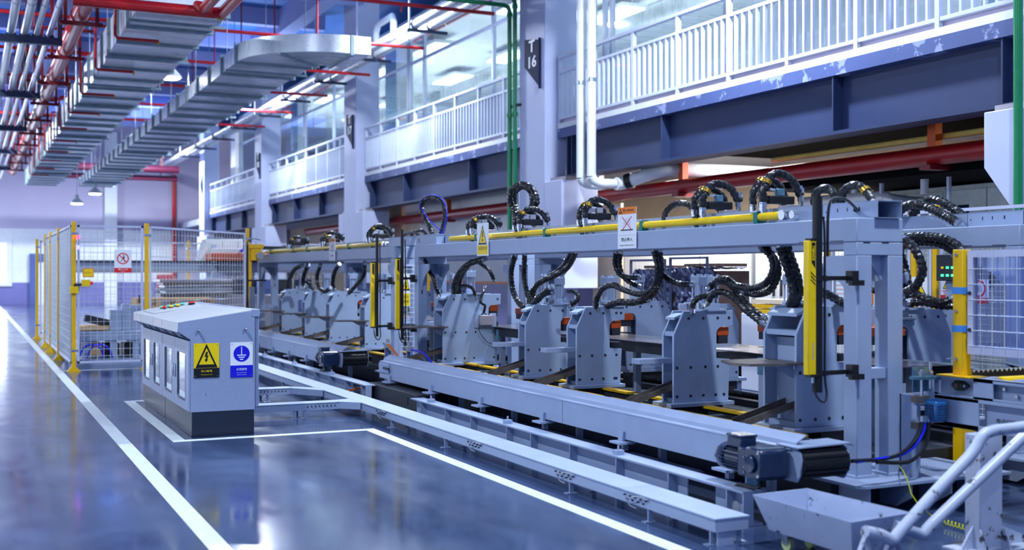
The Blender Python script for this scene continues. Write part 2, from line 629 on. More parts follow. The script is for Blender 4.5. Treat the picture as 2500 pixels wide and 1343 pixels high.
ys = [-7 + 6.45 * k for k in range(11)]
for y in ys:
    mb.box(-14.2, -14, y - .3 if y > -7 else y, min(y + .3, 57.5), 1.2, 5.0)
struct(mb.build('wall_left', PALE))
for k in range(10):  # unseen glowing windows, added to light the ducts and left-facing sides
    y0, y1 = ys[k] + .3, ys[k + 1] - .3
    f = struct(MB().box(-14.1, -14.02, y0, y1, 1.2, 1.3).box(-14.1, -14.02, y0, y1, 4.9, 5.0).box(-14.1, -14.02, (y0 + y1) / 2 - .05, (y0 + y1) / 2 + .05, 1.3, 4.9).build('window_%d' % (20 + k), WHITE))
    MB().box(-14.12, -14.1, y0, y1, 1.2, 5.0).build('pane', SIDE_GLOW, f)
struct(MB().box(17.0, 17.2, -7, 57.5, 0, 8.6).build('wall_right', PALE))
struct(MB().box(9.33, 17.0, -7, 57.5, 3.62, 3.88).build('mezzanine_floor', PALE))
struct(MB().box(10.6, 17.0, -7, 57.5, 8.0, 8.1).build('ceiling_mezzanine', WHITE))
# the window, door and pilaster of the far wall
f = MB().box(-0.2, 0.05, 57.34, 57.43, 0.85, 3.0).box(1.55, 1.8, 57.34, 57.43, 0.85, 3.0).box(0.05, 1.55, 57.34, 57.43, 2.8, 3.0).box(0.05, 1.55, 57.34, 57.43, 0.85, 1.0).build('window_1', WHITE)
struct(f)
MB().box(0.05, 1.55, 57.37, 57.41, 1.0, 2.8).build('pane', DAYL, f)
for k, xw in enumerate((-2.2, -4.6, -7.0, -9.4)):
    f = struct(MB().box(xw - .1, xw, 57.34, 57.43, .95, 2.9).box(xw + 1.7, xw + 1.8, 57.34, 57.43, .95, 2.9).box(xw, xw + 1.7, 57.34, 57.43, 2.8, 2.9).box(xw, xw + 1.7, 57.34, 57.43, .95, 1.05).box(xw + .82, xw + .88, 57.35, 57.43, 1.05, 2.8).build('window_%d' % (k + 7), WHITE))
    MB().box(xw, xw + 1.7, 57.37, 57.41, 1.05, 2.8).build('pane', DAYL, f)
a, b = atY(72, 700, 57.3).x, atY(140, 700, 57.3).x
f = MB().box(a, a + 0.32, 57.2, 57.43, 0, 2.35).box(b - 0.32, b, 57.2, 57.43, 0, 2.35).box(a + .32, b - .32, 57.2, 57.43, 2.0, 2.35).build('door_1', BLUEF)
struct(f)
MB().box(a + .32, b - .32, 57.3, 57.42, 0, 2.0).build('door_leaf', WHITE, f)
MB().box(b - .52, b - .42, 57.22, 57.3, 0.95, 1.05).build('door_handle', BLACK, f)
tag(struct(MB().box(atY(256, 600, 57).x, atY(286, 600, 57).x, 57.0, 57.43, 0, 8.1).build('trim_10', WHITE)), 'white pilaster on the far wall', 'pilaster')
e = thing('exit_sign', (0.75, 57.36, 0.42), 'small glowing green exit sign low on the purple dado', 'exit sign')
MB().box(0.5, 1.0, 57.36, 57.43, 0.42, 0.62).build('case', WHITE, e)
MB().box(0.53, 0.97, 57.35, 57.36, 0.45, 0.59).build('sign_face', LEDG, e)

# ---------------------------------------------------------------- columns, their signs
CY = [7.55 - 0.98, 17.24, 27.69, 37.9, 48.2]
CNAME = ['white concrete column at the right edge with a corbel under the steel beam', 'white concrete column carrying the T 16 sign',
         'white concrete column with the second letter sign, beyond the T 16 column', 'white blurred column with the third sign, beyond the second one',
         'farthest blurred white column at the end of the mezzanine row']


def column(i):
    y = CY[i]
    t = thing('building_column', (9.06, y + .49, 0), CNAME[i], 'column', 'columns along the mezzanine')
    MB().box(8.75, 9.38, y, y + .98, 0, 8.6).build('shaft', COLUMN, t, 0.015)
    x0, x1 = 8.74, 9.42
    for s in (0, 1):
        e0, e1 = (y, y - 0.62) if s == 0 else (y + .98, y + 1.42)
        MB().prism([(e0, 1.9), (e0, 2.98), (e1, 2.98), (e1, 2.45)] if s else [(e0, 1.2), (e0, 2.98), (e1, 2.98), (e1, 1.2)], 'x', x0, x1).build('corbel', COLUMN, t, 0.01)
        MB().box(x0 + .1, x1, min(e0, e1) + .04, max(e0, e1) - .04, 2.98, 3.045).build('bearing_pad', PINKB, t)
    return t


for i in range(5):
    column(i)


def column_sign(i, number, label):
    y = CY[i]
    o = Vector((8.735, y + .44, 0))
    R, U = (0, -1, 0), (0, 0, 1)
    t = thing('column_sign', (8.74, y + .44, 4.58), label, 'sign', 'navy pennant signs on the columns')
    P = lambda z: Vector((8.745, y + .44, z))
    mb = MB()
    flat(mb, P(0), R, U, [(-.30, 5.50), (-.30, 5.02), (.30, 4.58), (.30, 5.40)], 0, 0.012)
    mb.build('plate', SIGNN, t)
    text_mb('T', 0.28, P(5.33) + Vector((-.014, .02, 0)), R, U, 0.002, bold=.006, sx=1.3).build('letter', SIGNW, t)
    if number:
        text_mb(number, 0.27, P(5.06) + Vector((-.014, .02, 0)), R, U, 0.002, bold=.006, sx=1.35).build('number', SIGNW, t)
    MB().box(8.70, 8.745, y + .13, y + .145, 4.57, 5.43).build('return_edge', SIGNN, t)


column_sign(1, '16', 'navy pennant sign with white T 16 on the nearest column')
column_sign(2, '17', 'blurred navy pennant sign with T 17 on the second column')
column_sign(3, '18', 'blurred navy pennant sign on the third column')
column_sign(4, '', 'faint navy pennant sign on the farthest column')

# ---------------------------------------------------------------- steel edge beams and balustrades, one of each per bay
BAYS = [(7.62, 17.22), (18.24, 27.67), (28.69, 37.88), (38.9, 48.18), (-2.6, 6.55)]
WHERE = ['right of the T 16 column', 'between the T 16 and T 17 columns', 'between the second and third columns', 'in the blurred last bay', 'beyond the right picture edge']
STEELC = chipped('scuffed_beam_paint', (43, 56, 94), (170, 170, 200), 0.5, 0.235, 3.0)


def edge_beam(i):
    y0, y1 = BAYS[i]
    t = thing('steel_beam', (9.15, (y0 + y1) / 2, 3.045), 'dark blue steel edge beam with stiffeners ' + WHERE[i], 'steel beam', 'mezzanine edge beams')
    MB().box(8.985, 9.32, y0, y1, 3.72, 3.88).build('top_flange', BLUEBAND, t)
    MB().box(9.15, 9.175, y0, y1, 3.085, 3.72).build('web', STEELC, t)
    MB().box(9.0, 9.34, y0, y1, 3.045, 3.085).build('bottom_flange', STEEL, t)
    ys = {0: (8.0, 10.4, 14.03, 16.75, 16.9), 1: (18.5, 21.06, 24.87, 27.3), 4: (-1, 2.5, 6.2)}.get(i, [y0 + .4 + q * (y1 - y0 - .8) / 3 for q in range(4)])
    for q, y in enumerate(ys):
        MB().box(9.0, 9.15, y, y + .02, 3.085, 3.72).build('stiffener', STEEL, t)


def balustrade(i):
    y0, y1 = BAYS[i]
    t = thing('balustrade', (9.03, (y0 + y1) / 2, 3.88), 'white steel mezzanine balustrade ' + WHERE[i], 'balustrade', 'mezzanine balustrades')
    MB().box(8.985, 9.06, y0, y1, 3.88, 3.965).build('kerb', WHITE, t)
    MB().box(9.05, 9.06, y0, y1, 3.965, 4.04).build('kick_plate', LILAC, t)
    MB().box(8.99, 9.04, y0, y1, 4.03, 4.075).build('bottom_rail', RAIL, t, .004)
    MB().box(8.99, 9.04, y0, y1, 4.80, 4.845).build('middle_rail', RAIL, t, .004)
    MB().box(8.98, 9.06, y0, y1, 5.055, 5.105).build('top_rail', RAIL, t, .004)
    m = max(2, round((y1 - y0) / 1.2))
    st = (y1 - y0) / m
    p0 = None
    for q in range(m + 1):
        y = min(max(y0 + q * st, y0 + .03), y1 - .03)
        if p0 is None:
            p0 = MB().box(8.985, 9.045, y - .03, y + .03, 3.965, 5.055).build('post', RAIL, t)
            py = y
        else:
            shared(p0, (0, y - py, 0), t)
    b0 = None
    nb = 8
    for q in range(m):
        for b in range(1, nb):
            y = y0 + q * st + st * b / nb
            if b0 is None:
                b0 = MB().box(8.995, 9.035, y - .016, y + .016, 4.075, 4.80).build('baluster', RAIL, t)
                by = y
            else:
                shared(b0, (0, y - by, 0), t)


for i in range(5):
    edge_beam(i)
    balustrade(i)

# ---------------------------------------------------------------- glazed office front behind the balustrade
for i, (y0, y1) in enumerate([(-2.6, 7.4), (7.4, 17.7), (17.7, 28.0), (28.0, 38.2), (38.2, 48.6)]):
    mb = MB()
    for z0, z1 in ((3.88, 4.0), (6.79, 6.86), (7.94, 8.0)):
        mb.box(10.27, 10.33, y0, y1, z0, z1)
    ys = [y0 + .05 + q * (y1 - y0 - .1) / 3 for q in range(4)]
    if i == 2:
        ys = [17.9, 18.9, 22.73, 26.91, 27.9]
    for y in ys:
        mb.box(10.26, 10.34, y - .04, y + .04, 3.88, 8.0)
    f = struct(mb.build('window_%d' % (i + 2), RAIL))
    MB().box(10.295, 10.302, y0, y1, 3.9, 8.0).build('pane', GLASS, f)
    t = MB().box(10.36, 10.7, y1 - 0.2 + 1.4, y1 - .2 + 2.3, 3.88, 8.0).build('office_pillar', WHITE)
    tag(t, 'white pillar behind the glazed office front ' + ['above the right edge', 'behind the T 16 column', 'behind the T 17 column', 'behind the third column', 'in the blurred far end'][i], 'pillar', 'office pillars')
    for q, (x, yy) in enumerate(((11.8, y0 + 2.2), (14.2, y0 + 2.2), (11.8, y0 + 6.6), (14.2, y0 + 6.6))):
        o = thing('office_ceiling_light', (x, yy, 7.7), ('front' if x < 13 else 'back') + (' near' if yy < y0 + 4 else ' far') + ' office ceiling light, ' + ['above the right edge', 'right of the T 16 column', 'left of the T 16 column', 'left of the T 17 column', 'in the blurred far bay'][i], 'ceiling light', 'office ceiling lights')
        MB().box(x - .35, x + .35, yy - 1.0, yy + 1.0, 7.74, 7.82).build('housing', WHITE, o)
        MB().box(x - .31, x + .31, yy - .96, yy + .96, 7.70, 7.74).build('diffuser', LIT, o)
        for s in (-.9, .9):
            MB().cyl((x, yy + s, 7.82), (x, yy + s, 8.0), .012, 6).build('hanger_rod', STEELR, o)
    o = MB().tube([(11.3, y0 + .1, 7.955), (11.3, y1 - .1, 7.955)], .04, 8)
    tag(o.build('sprinkler_pipe', REDP), 'thin red sprinkler pipe inside the glazed offices ' + ['above the right edge', 'right of the T 16 column', 'left of the T 16 column', 'left of the T 17 column', 'in the blurred far bay'][i], 'pipe', 'office sprinkler pipes')
    o = MB().box(15.0, 15.9, y0 + .5, y1 - .5, 7.48, 7.985)
    tag(o.build('office_air_duct', GALV, bevel=.01), 'square metal air duct inside the glazed offices ' + ['above the right edge', 'right of the T 16 column', 'left of the T 16 column', 'left of the T 17 column', 'in the blurred far bay'][i], 'air duct', 'office air ducts')

# ---------------------------------------------------------------- white pipe pair along the columns and its hangers
for q, x in enumerate((8.08, 8.42)):
    t = thing('white_pipe', (x, 32, 6.33), ('inner' if q else 'outer') + ' long white pipe hung along the tops of the columns', 'pipe', 'white pipe pair')
    MB().cyl((x, 10, 6.43), (x, 55, 6.43), .09, 16).build('jacket', PIPEW, t)
    b = MB().ring((x, 12.5, 6.43), (0, 1, 0), .09, .006, .05, 16).build('joint_band', STEELR, t)
    for j in range(1, 13):
        shared(b, (0, 3.43 * j, 0), t)
for j, nm in enumerate(['nearest', 'second', 'third', 'fourth', 'fifth', 'sixth', 'seventh', 'eighth', 'ninth', 'tenth']):
    y = 18.2 + 3.43 * j
    t = thing('pipe_hanger', (8.3, y, 6.26), nm + ' hanger of the white pipe pair, counted leftward from T 16', 'pipe hanger', 'hangers of the white pipes')
    MB().box(7.9, 8.76, y - .03, y + .03, 6.27, 6.33).build('channel', TRAYB, t)
    MB().cyl((7.95, y, 6.3), (7.95, y, 8.6), .022, 8).build('rod', CONDUIT, t)
    for x in (8.08, 8.42):
        MB().ring((x, y, 6.43), (0, 1, 0), .092, .014, .06, 16).build('clip', TRAYB, t)
t = thing('expansion_loop', (8.42, 24.5, 6.43), 'white square pipe loop rising above the white pipe pair', 'pipe')
MB().tube([(8.42, 23.9, 6.44), (8.42, 23.9, 6.95), (8.42, 24.0, 7.1), (8.42, 24.95, 7.1), (8.42, 25.1, 6.95), (8.42, 25.1, 6.44)], .075, 12).build('bent_pipe', PIPEW, t)

# green pipes by the T 16 column and at the right edge, white downpipes
for q, y in enumerate((18.28, 18.50)):
    t = thing('green_pipe', (8.69, y, 0), ('left' if q else 'right') + ' dark green pipe of the pair running up beside the T 16 column', 'pipe', 'green riser pipes')
    z = 6.20 + .10 * (1 - q)
    MB().tube([(8.69, y, 0), (8.69, y, z - .1), (8.66, y, z - .03), (8.58, y, z), (7.3, y, z)], .04, 12).build('riser', GREEN, t)
    for zz in (1.2, 4.25, z - .16):
        MB().ring((8.69, y, zz), (0, 0, 1), .04, .012, .07, 14).build('socket', GREEN, t)
    MB().box(8.69, 8.76, y - .14, y - .02 if q == 0 else y - .04, 4.38, 4.42).build('bracket', BLACK, t)
a = atX(2486, 300, 8.62)
t = thing('green_pipe', (8.62, a.y, 1.0), 'single green pipe running up the right edge of the picture', 'pipe')
MB().cyl((8.62, a.y, 0.0), (8.62, a.y, 7.0), .042, 12).build('riser', GREEN, t)
MB().ring((8.62, a.y, 5.0), (0, 0, 1), .042, .01, .08, 14).build('socket', GREEN, t)
for q, y in enumerate((15.70, 15.37)):
    t = thing('white_downpipe', (8.6, y, 2.78), ('left' if q == 0 else 'right') + ' white downpipe of the pair in front of the mezzanine railing', 'pipe', 'white downpipes')
    MB().tube(spline([(8.6, y, 8.0), (8.6, y, 5.0), (8.6, y, 3.1), (8.6, y, 2.98), (8.64, y, 2.87), (8.76, y, 2.83), (8.9, y, 2.83), (9.02, y, 2.83)], .05), .072, 14).build('jacket', PIPEW, t)
    MB().ring((8.6, y, 4.4), (0, 0, 1), .072, .004, .06, 14).build('band', STEELR, t)

# ---------------------------------------------------------------- under the mezzanine
t = thing('red_main_pipe', (9.75, 14, 2.65), 'dark red fire main running under the mezzanine floor', 'pipe')
MB().cyl((9.75, 5, 2.76), (9.75, 36, 2.76), .11, 16).build('pipe', FIRER, t)
for y in (7.9, 9.6, 14.6, 19.6, 24.0):
    MB().box(9.70, 9.80, y - .06, y + .06, 2.86, 3.62).build('hanger', mat('orange_primer_%d' % int(y), (226, 92, 30), .5), t)
    MB().box(9.6, 9.9, y - .08, y + .08, 2.60, 2.65).build('saddle', REDD, t)
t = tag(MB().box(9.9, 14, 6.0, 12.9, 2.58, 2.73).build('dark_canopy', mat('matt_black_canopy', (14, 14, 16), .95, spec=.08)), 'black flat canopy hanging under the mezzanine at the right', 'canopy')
for x in (10.2, 13.5):
    for y in (6.6, 12.0):
        pass
tag(MB().box(9.4, 14, 9.6, 17.2, 3.57, 3.62).build('painted_soffit_shade', MATS['matt_black_canopy']), 'black sheet painted as shade under the mezzanine floor, above the red fire main', 'panel')  # black sheet stands in for the shade on the unlit slab underside
t = tag(MB().cyl((9.86, 6.2, 2.98), (9.86, 12.6, 2.98), .035, 10).build('yellow_gas_pipe', mat('pale_yellow_pipe', (238, 206, 110), .4)), 'thin pale yellow pipe above the red fire main', 'pipe')
t = thing('insulated_pipe', (11.5, 14.6, 2.75), 'white insulated pipe crossing under the mezzanine floor above the valve hoses', 'pipe')
MB().tube(spline([(9.03, 15.36, 2.83), (9.14, 15.34, 2.84), (9.3, 15.1, 2.92), (9.5, 14.85, 3.0), (9.8, 14.7, 3.02), (10.6, 14.6, 3.02), (13.9, 14.6, 3.02)], .08), .1, 14).build('jacket', PIPEW, t)
MB().ring((9.2, 15.25, 2.87), (1, -1.5, .4), .1, .02, .1, 16).build('coupling', BLACK, t)
MB().box(9.28, 9.31, 15.05, 15.09, 2.9, 3.045).build('hanger', WHITE, t)
t = thing('insulated_pipe', (12, 10.9, 2.2), 'white insulated pipe with a bend, seen above the right end of the front gantry', 'pipe')
a, b = atX(1880, 462, 10.4), atX(2150, 470, 10.4)
MB().tube(spline([(10.4, 12.6, 2.40), (10.4, b.y + .2, 2.40), (10.45, b.y - .05, 2.38), (10.6, b.y - .1, 2.34), (11.9, b.y - .1, 2.3)], .06), .095, 14).build('jacket', PIPEW, t)
MB().tube(spline([(10.55, 12.6, 2.2), (10.55, b.y + .1, 2.2), (10.62, b.y - .02, 2.2), (10.8, b.y - .06, 2.2), (11.9, b.y - .06, 2.2)], .06), .095, 14).build('lower_jacket', PIPEW, t)
for y in (10.4, 11.6):
    MB().cyl((10.4, y, 2.4), (10.4, y, 2.76), .05, 10).build('stub', PIPEW, t)
for y in (10.0, 11.1):
    MB().box(10.36, 10.40, y - .02, y + .02, 2.1, 2.76).build('hanger', RAIL, t)
# storage cabinets, boards and partitions against the bay behind the machine
struct(MB().box(14.6, 14.8, -7, 57, 0, 3.62).build('wall_under_mezzanine', BEIGE))
TALL = [(11.2, 9.55, 1.25, 2.55, 'pale tall control cabinet under the right end of the dark canopy'), (11.2, 10.85, 1.3, 2.55, 'second pale tall control cabinet, left of the one at the canopy end'),
        (11.2, 12.3, 1.2, 2.2, 'tall white cabinet behind the near light curtain'), (11.2, 13.55, 1.2, 2.2, 'tall white cabinet behind the second press from the right'),
        (11.2, 14.95, 1.3, 2.2, 'tall white cabinet behind the film wrapped crates'), (11.2, 16.3, 1.3, 2.2, 'tall white cabinet left of the film wrapped crates'),
        (11.2, 17.65, 1.1, 2.2, 'tall white cabinet beside the end of the partition wall')]
for q, (x, y, w, h, lab) in enumerate(TALL):
    t = thing('tall_cabinet', (x + .3, y + w / 2, 0), lab, 'cabinet', 'tall cabinets behind the machine')
    MB().box(x, x + .6, y, y + w, .1, h).build('body', WHITE if q > 1 else mat('pale_green_cabinet_%d' % q, (222, 230, 222), .5), t, .01)
    MB().box(x + .03, x + .6, y + .02, y + w - .02, 0, .1).build('plinth', PLINTH, t)
    for s in range(2):
        d = MB().box(x - .02, x, y + .03 + s * (w / 2 - .02), y + w / 2 - .01 + s * (w / 2 - .02), .16, h - .06).build('door', WHITE if q > 1 else MATS['pale_green_cabinet_%d' % q], t, .005)
        yy = y + w / 2 + (-.1 if s == 0 else .08)
        MB().box(x - .05, x - .02, yy, yy + .03, h * .5, h * .5 + .25).build('handle', BLACK, d)
    if q < 2:
        MB().box(x - .026, x - .02, y + .9, y + 1.08, 2.0, 2.3).build('notice', SIGNN, t)

# ================================================================ front machines: gantries, presses, conveyors
BEAMZ0, BEAMZ1 = 1.642, 1.79


def gantry(xf, y0, y1, label, near_detail=True, back=False, wid=0.37):
    t = thing('press_gantry', (xf + wid / 2, (y0 + y1) / 2, 0.2), label, 'gantry', 'press line gantries')
    MB().box(xf, xf + wid, y0, y1, BEAMZ0, BEAMZ1).build('beam', PAINT, t, .006)
    for e, ys in ((0, y0), (1, y1 - .12)):
        MB().box(xf, xf + wid, ys, ys + .12, 1.56, BEAMZ0 - .003).build('end_header', PAINT, t, .004)
        for s in (0, 1):
            x = xf if s == 0 else xf + wid - .12
            g = MB().box(x, x + .12, ys, ys + .12, .206, 1.56).build('leg', PAINT, t, .006)
            MB().box(x - .03, x + .15, ys - .03, ys + .15, .2, .214).build('foot_plate', PAINT, g)
            for bx in (x - .018, x + .138):
                for by in (ys - .018, ys + .138):
                    MB().cyl((bx, by, .214), (bx, by, .226), .008, 6).build('anchor_bolt', STEELR, g)
            yy = (ys + .12, ys + .36) if e == 0 else (ys, ys - .24)
            pr = [(yy[0], 1.56), (yy[1], 1.56), (yy[1], 1.49)] + [(yy[0] + (yy[1] - yy[0]) * (1 - q / 6) ** 2, 1.49 - .24 * q / 6) for q in range(1, 7)] + [(yy[0], 1.2)]
            MB().prism(pr, 'x', x + .045, x + .06).build('gusset', PAINT, t)
        MB().box(xf + .12, xf + wid - .12, ys + .02, ys + .10, .796, .864).build('cross_bar', PAINT, t, .004)
        MB().prism([(xf + .12, 1.56), (xf + wid - .12, 1.56), (xf + wid - .12, 1.40)], 'y', ys + .055, ys + .065).build('corner_gusset', PAINT, t)
    m = MB()
    for x in (xf + .05, xf + .20):
        m.box(x, x + .055, y0 - .0012, y0, 1.634, 1.6395)
    for y in (y0 + .12, y0 + .42):
        m.box(xf - .0012, xf, y, y + .12, 1.648, 1.6525)
    m.build('weld_slots', DARK, t)
    return t


gantry(4.9, 5.45, 13.15, 'long grey press gantry in front, its near end right of centre')
gantry(4.9, 13.9, 21.57, 'grey press gantry further left, behind the sloped control cabinet')
gantry(6.6, 5.72, 13.3, 'rear grey press gantry, its beam end above the clear guard', back=True)
gantry(6.6, 14.0, 21.6, 'rear grey press gantry behind the left front gantry', back=True)


def trunking(x0, x1, y0, y1, z0, z1, label):
    t = thing('cable_trunking', ((x0 + x1) / 2, (y0 + y1) / 2, z0), label, 'cable trunking', 'trunking on the gantries')
    MB().box(x0, x1, y0, y1, z0, z0 + .003).box(x0, x0 + .003, y0, y1, z0, z1).box(x1 - .003, x1, y0, y1, z0, z1).box(x0, x1, y0 + .5, y0 + .504, z0, z1).build('channel', PAINT, t)
    MB().box(x0 - .002, x1 + .002, y0, y1, z1, z1 + .003).build('cover', PAINT, t)
    m = MB()
    for q, y in enumerate((y0 + .16, y0 + .27, y0 + .36, y0 + .47)):
        m.box(x0 - .001, x0, y - .004, y + .004 + .004 * (q == 0), z0 + .05, z0 + (.06 if q == 3 else .075))
    m.build('knockout_slots', BLACK, t)
    return t


ye = atX(2143, 520, 5.04).y
trunking(5.04, 5.235, ye, 13.1, BEAMZ1, 1.895, 'long grey cable trunking lying on top of the front gantry beam')
ye2 = atX(2498, 545, 6.74).y
trunking(6.74, 6.93, ye2, 13.2, BEAMZ1, 1.895, 'long grey cable trunking lying on the rear gantry beam')
trunking(5.04, 5.235, 13.95, 21.3, BEAMZ1, 1.895, 'grey cable trunking on the left front gantry')
for (xa, ya, xb, yb, lab, dg) in ((1012, 590, 1065, 556, 'small grey junction box with a dark symbol on the left end of the front gantry', 1),
                                  (945, 600, 1000, 568, 'small grey junction box on the right end of the left gantry', 0)):
    a, b = atX(xa, ya, 4.93), atX(xb, yb, 4.93)
    t = thing('junction_box', (5.0, a.y, BEAMZ1), lab, 'junction box', 'junction boxes on the gantries')
    ya_, yb_ = max(a.y, b.y) - .05, min(a.y, b.y)
    MB().box(4.93, 5.03, yb_, ya_, BEAMZ1, 1.90).build('body', PAINT, t, .004)
    MB().box(4.925, 5.033, yb_ - .005, ya_ + .005, 1.90, 1.908).build('lid', PAINT, t)
    if dg:
        m = MB()
        flat(m, Vector((4.929, ya_ - .11, 1.848)), (0, -1, 0), (0, 0, 1), [(-.02, -.025), (.022, -.025), (.022, -.017), (.004, -.006), (.018, .008), (.006, .026), (-.016, .022), (.002, .006), (-.008, -.008)], 0, .001)
        m.build('symbol', SIGNK, t)

# ---------------------------------------------------------------- base plates under the gantry ends
for q, (x0, x1, y0, y1, lab) in enumerate(((4.72, 5.95, 5.22, 5.85, 'thick grey base plate with gussets under the near end of the front gantry'),
                                          (4.74, 5.5, 12.95, 14.2, 'grey base plate under the facing ends of both front gantries'),
                                          (4.74, 5.5, 21.3, 21.9, 'grey base plate under the far end of the left gantry'),
                                          (6.4, 7.2, 5.5, 6.0, 'grey base plate under the near end of the rear gantry'),
                                          (6.4, 7.2, 13.1, 14.3, 'grey base plate under the facing ends of both rear gantries'),
                                          (6.4, 7.2, 21.3, 21.9, 'grey base plate under the far end of the rear gantry'))):
    t = thing('base_plate', ((x0 + x1) / 2, (y0 + y1) / 2, 0), lab, 'base plate', 'base plates of the gantries')
    MB().prism([(x0, y0 + .04), (x0 + .04, y0), (x1, y0), (x1, y1), (x0, y1)], 'z', .178, .199).build('plate', PAINT, t, .003)
    for j in range(4):
        x = x0 + .1 + j * (x1 - x0 - .25) / 3
        MB().prism([(y0 + .04, .178), (y0 + .30, .178), (y0 + .30, .02), (y0 + .16, .02), (y0 + .04, .09)], 'x', x, x + .015).build('gusset', PAINT, t)
    MB().box(x0 + .04, x1 - .02, y0 + .30, y1 - .02, 0, .178).build('pedestal', DARK, t)

# ---------------------------------------------------------------- beds with yellow slides and lead screws
def bed(y0, y1, nm):
    t = thing('machine_bed', (5.9, (y0 + y1) / 2, 0), 'low dark machine bed with yellow slide covers under the ' + nm + ' presses', 'machine bed', 'machine beds')
    MB().box(4.88, 6.95, y0, y1, 0, .24).build('base', DARK, t, .01)
    for x in (5.06, 5.42, 6.42, 6.78):
        MB().box(x - .05, x + .05, y0, y1, .24, .30).build('guide_rail', STEELR if x in (5.42,) else DARK, t)
    y = y0 + .05
    k = 0
    while y < y1 - .3:
        L = .62 + .3 * ((k * 7) % 3) / 2
        for x in (4.90, 5.30):
            yy = y + (.16 if x > 5.2 else 0)
            MB().box(x, x + .085, yy, min(yy + L, y1), .372, .390).build('slide_cover', YELD, t)
            MB().box(x + .02, x + .06, yy + .06, min(yy + L, y1) - .06, .24, .372).build('slide_block', DARK, t)
        y += L + .12
        k += 1
    for x in (5.2, 6.55):
        path = [(x, y0 + .02 + q * .012, .315) for q in range(int((y1 - y0 - .04) / .012))]
        MB().tube(path, .022, 8, rib=.2, period=2.2).build('lead_screw', BLACK, t)
    for q in range(int((y1 - y0) / 1.1)):
        yb = y0 + .25 + q * 1.1
        MB().box(5.14, 5.26, yb, yb + .06, .24, .36).build('screw_bearing', ZINC, t)
    return t


bed(5.95, 12.9, 'near')
bed(14.25, 21.25, 'far')

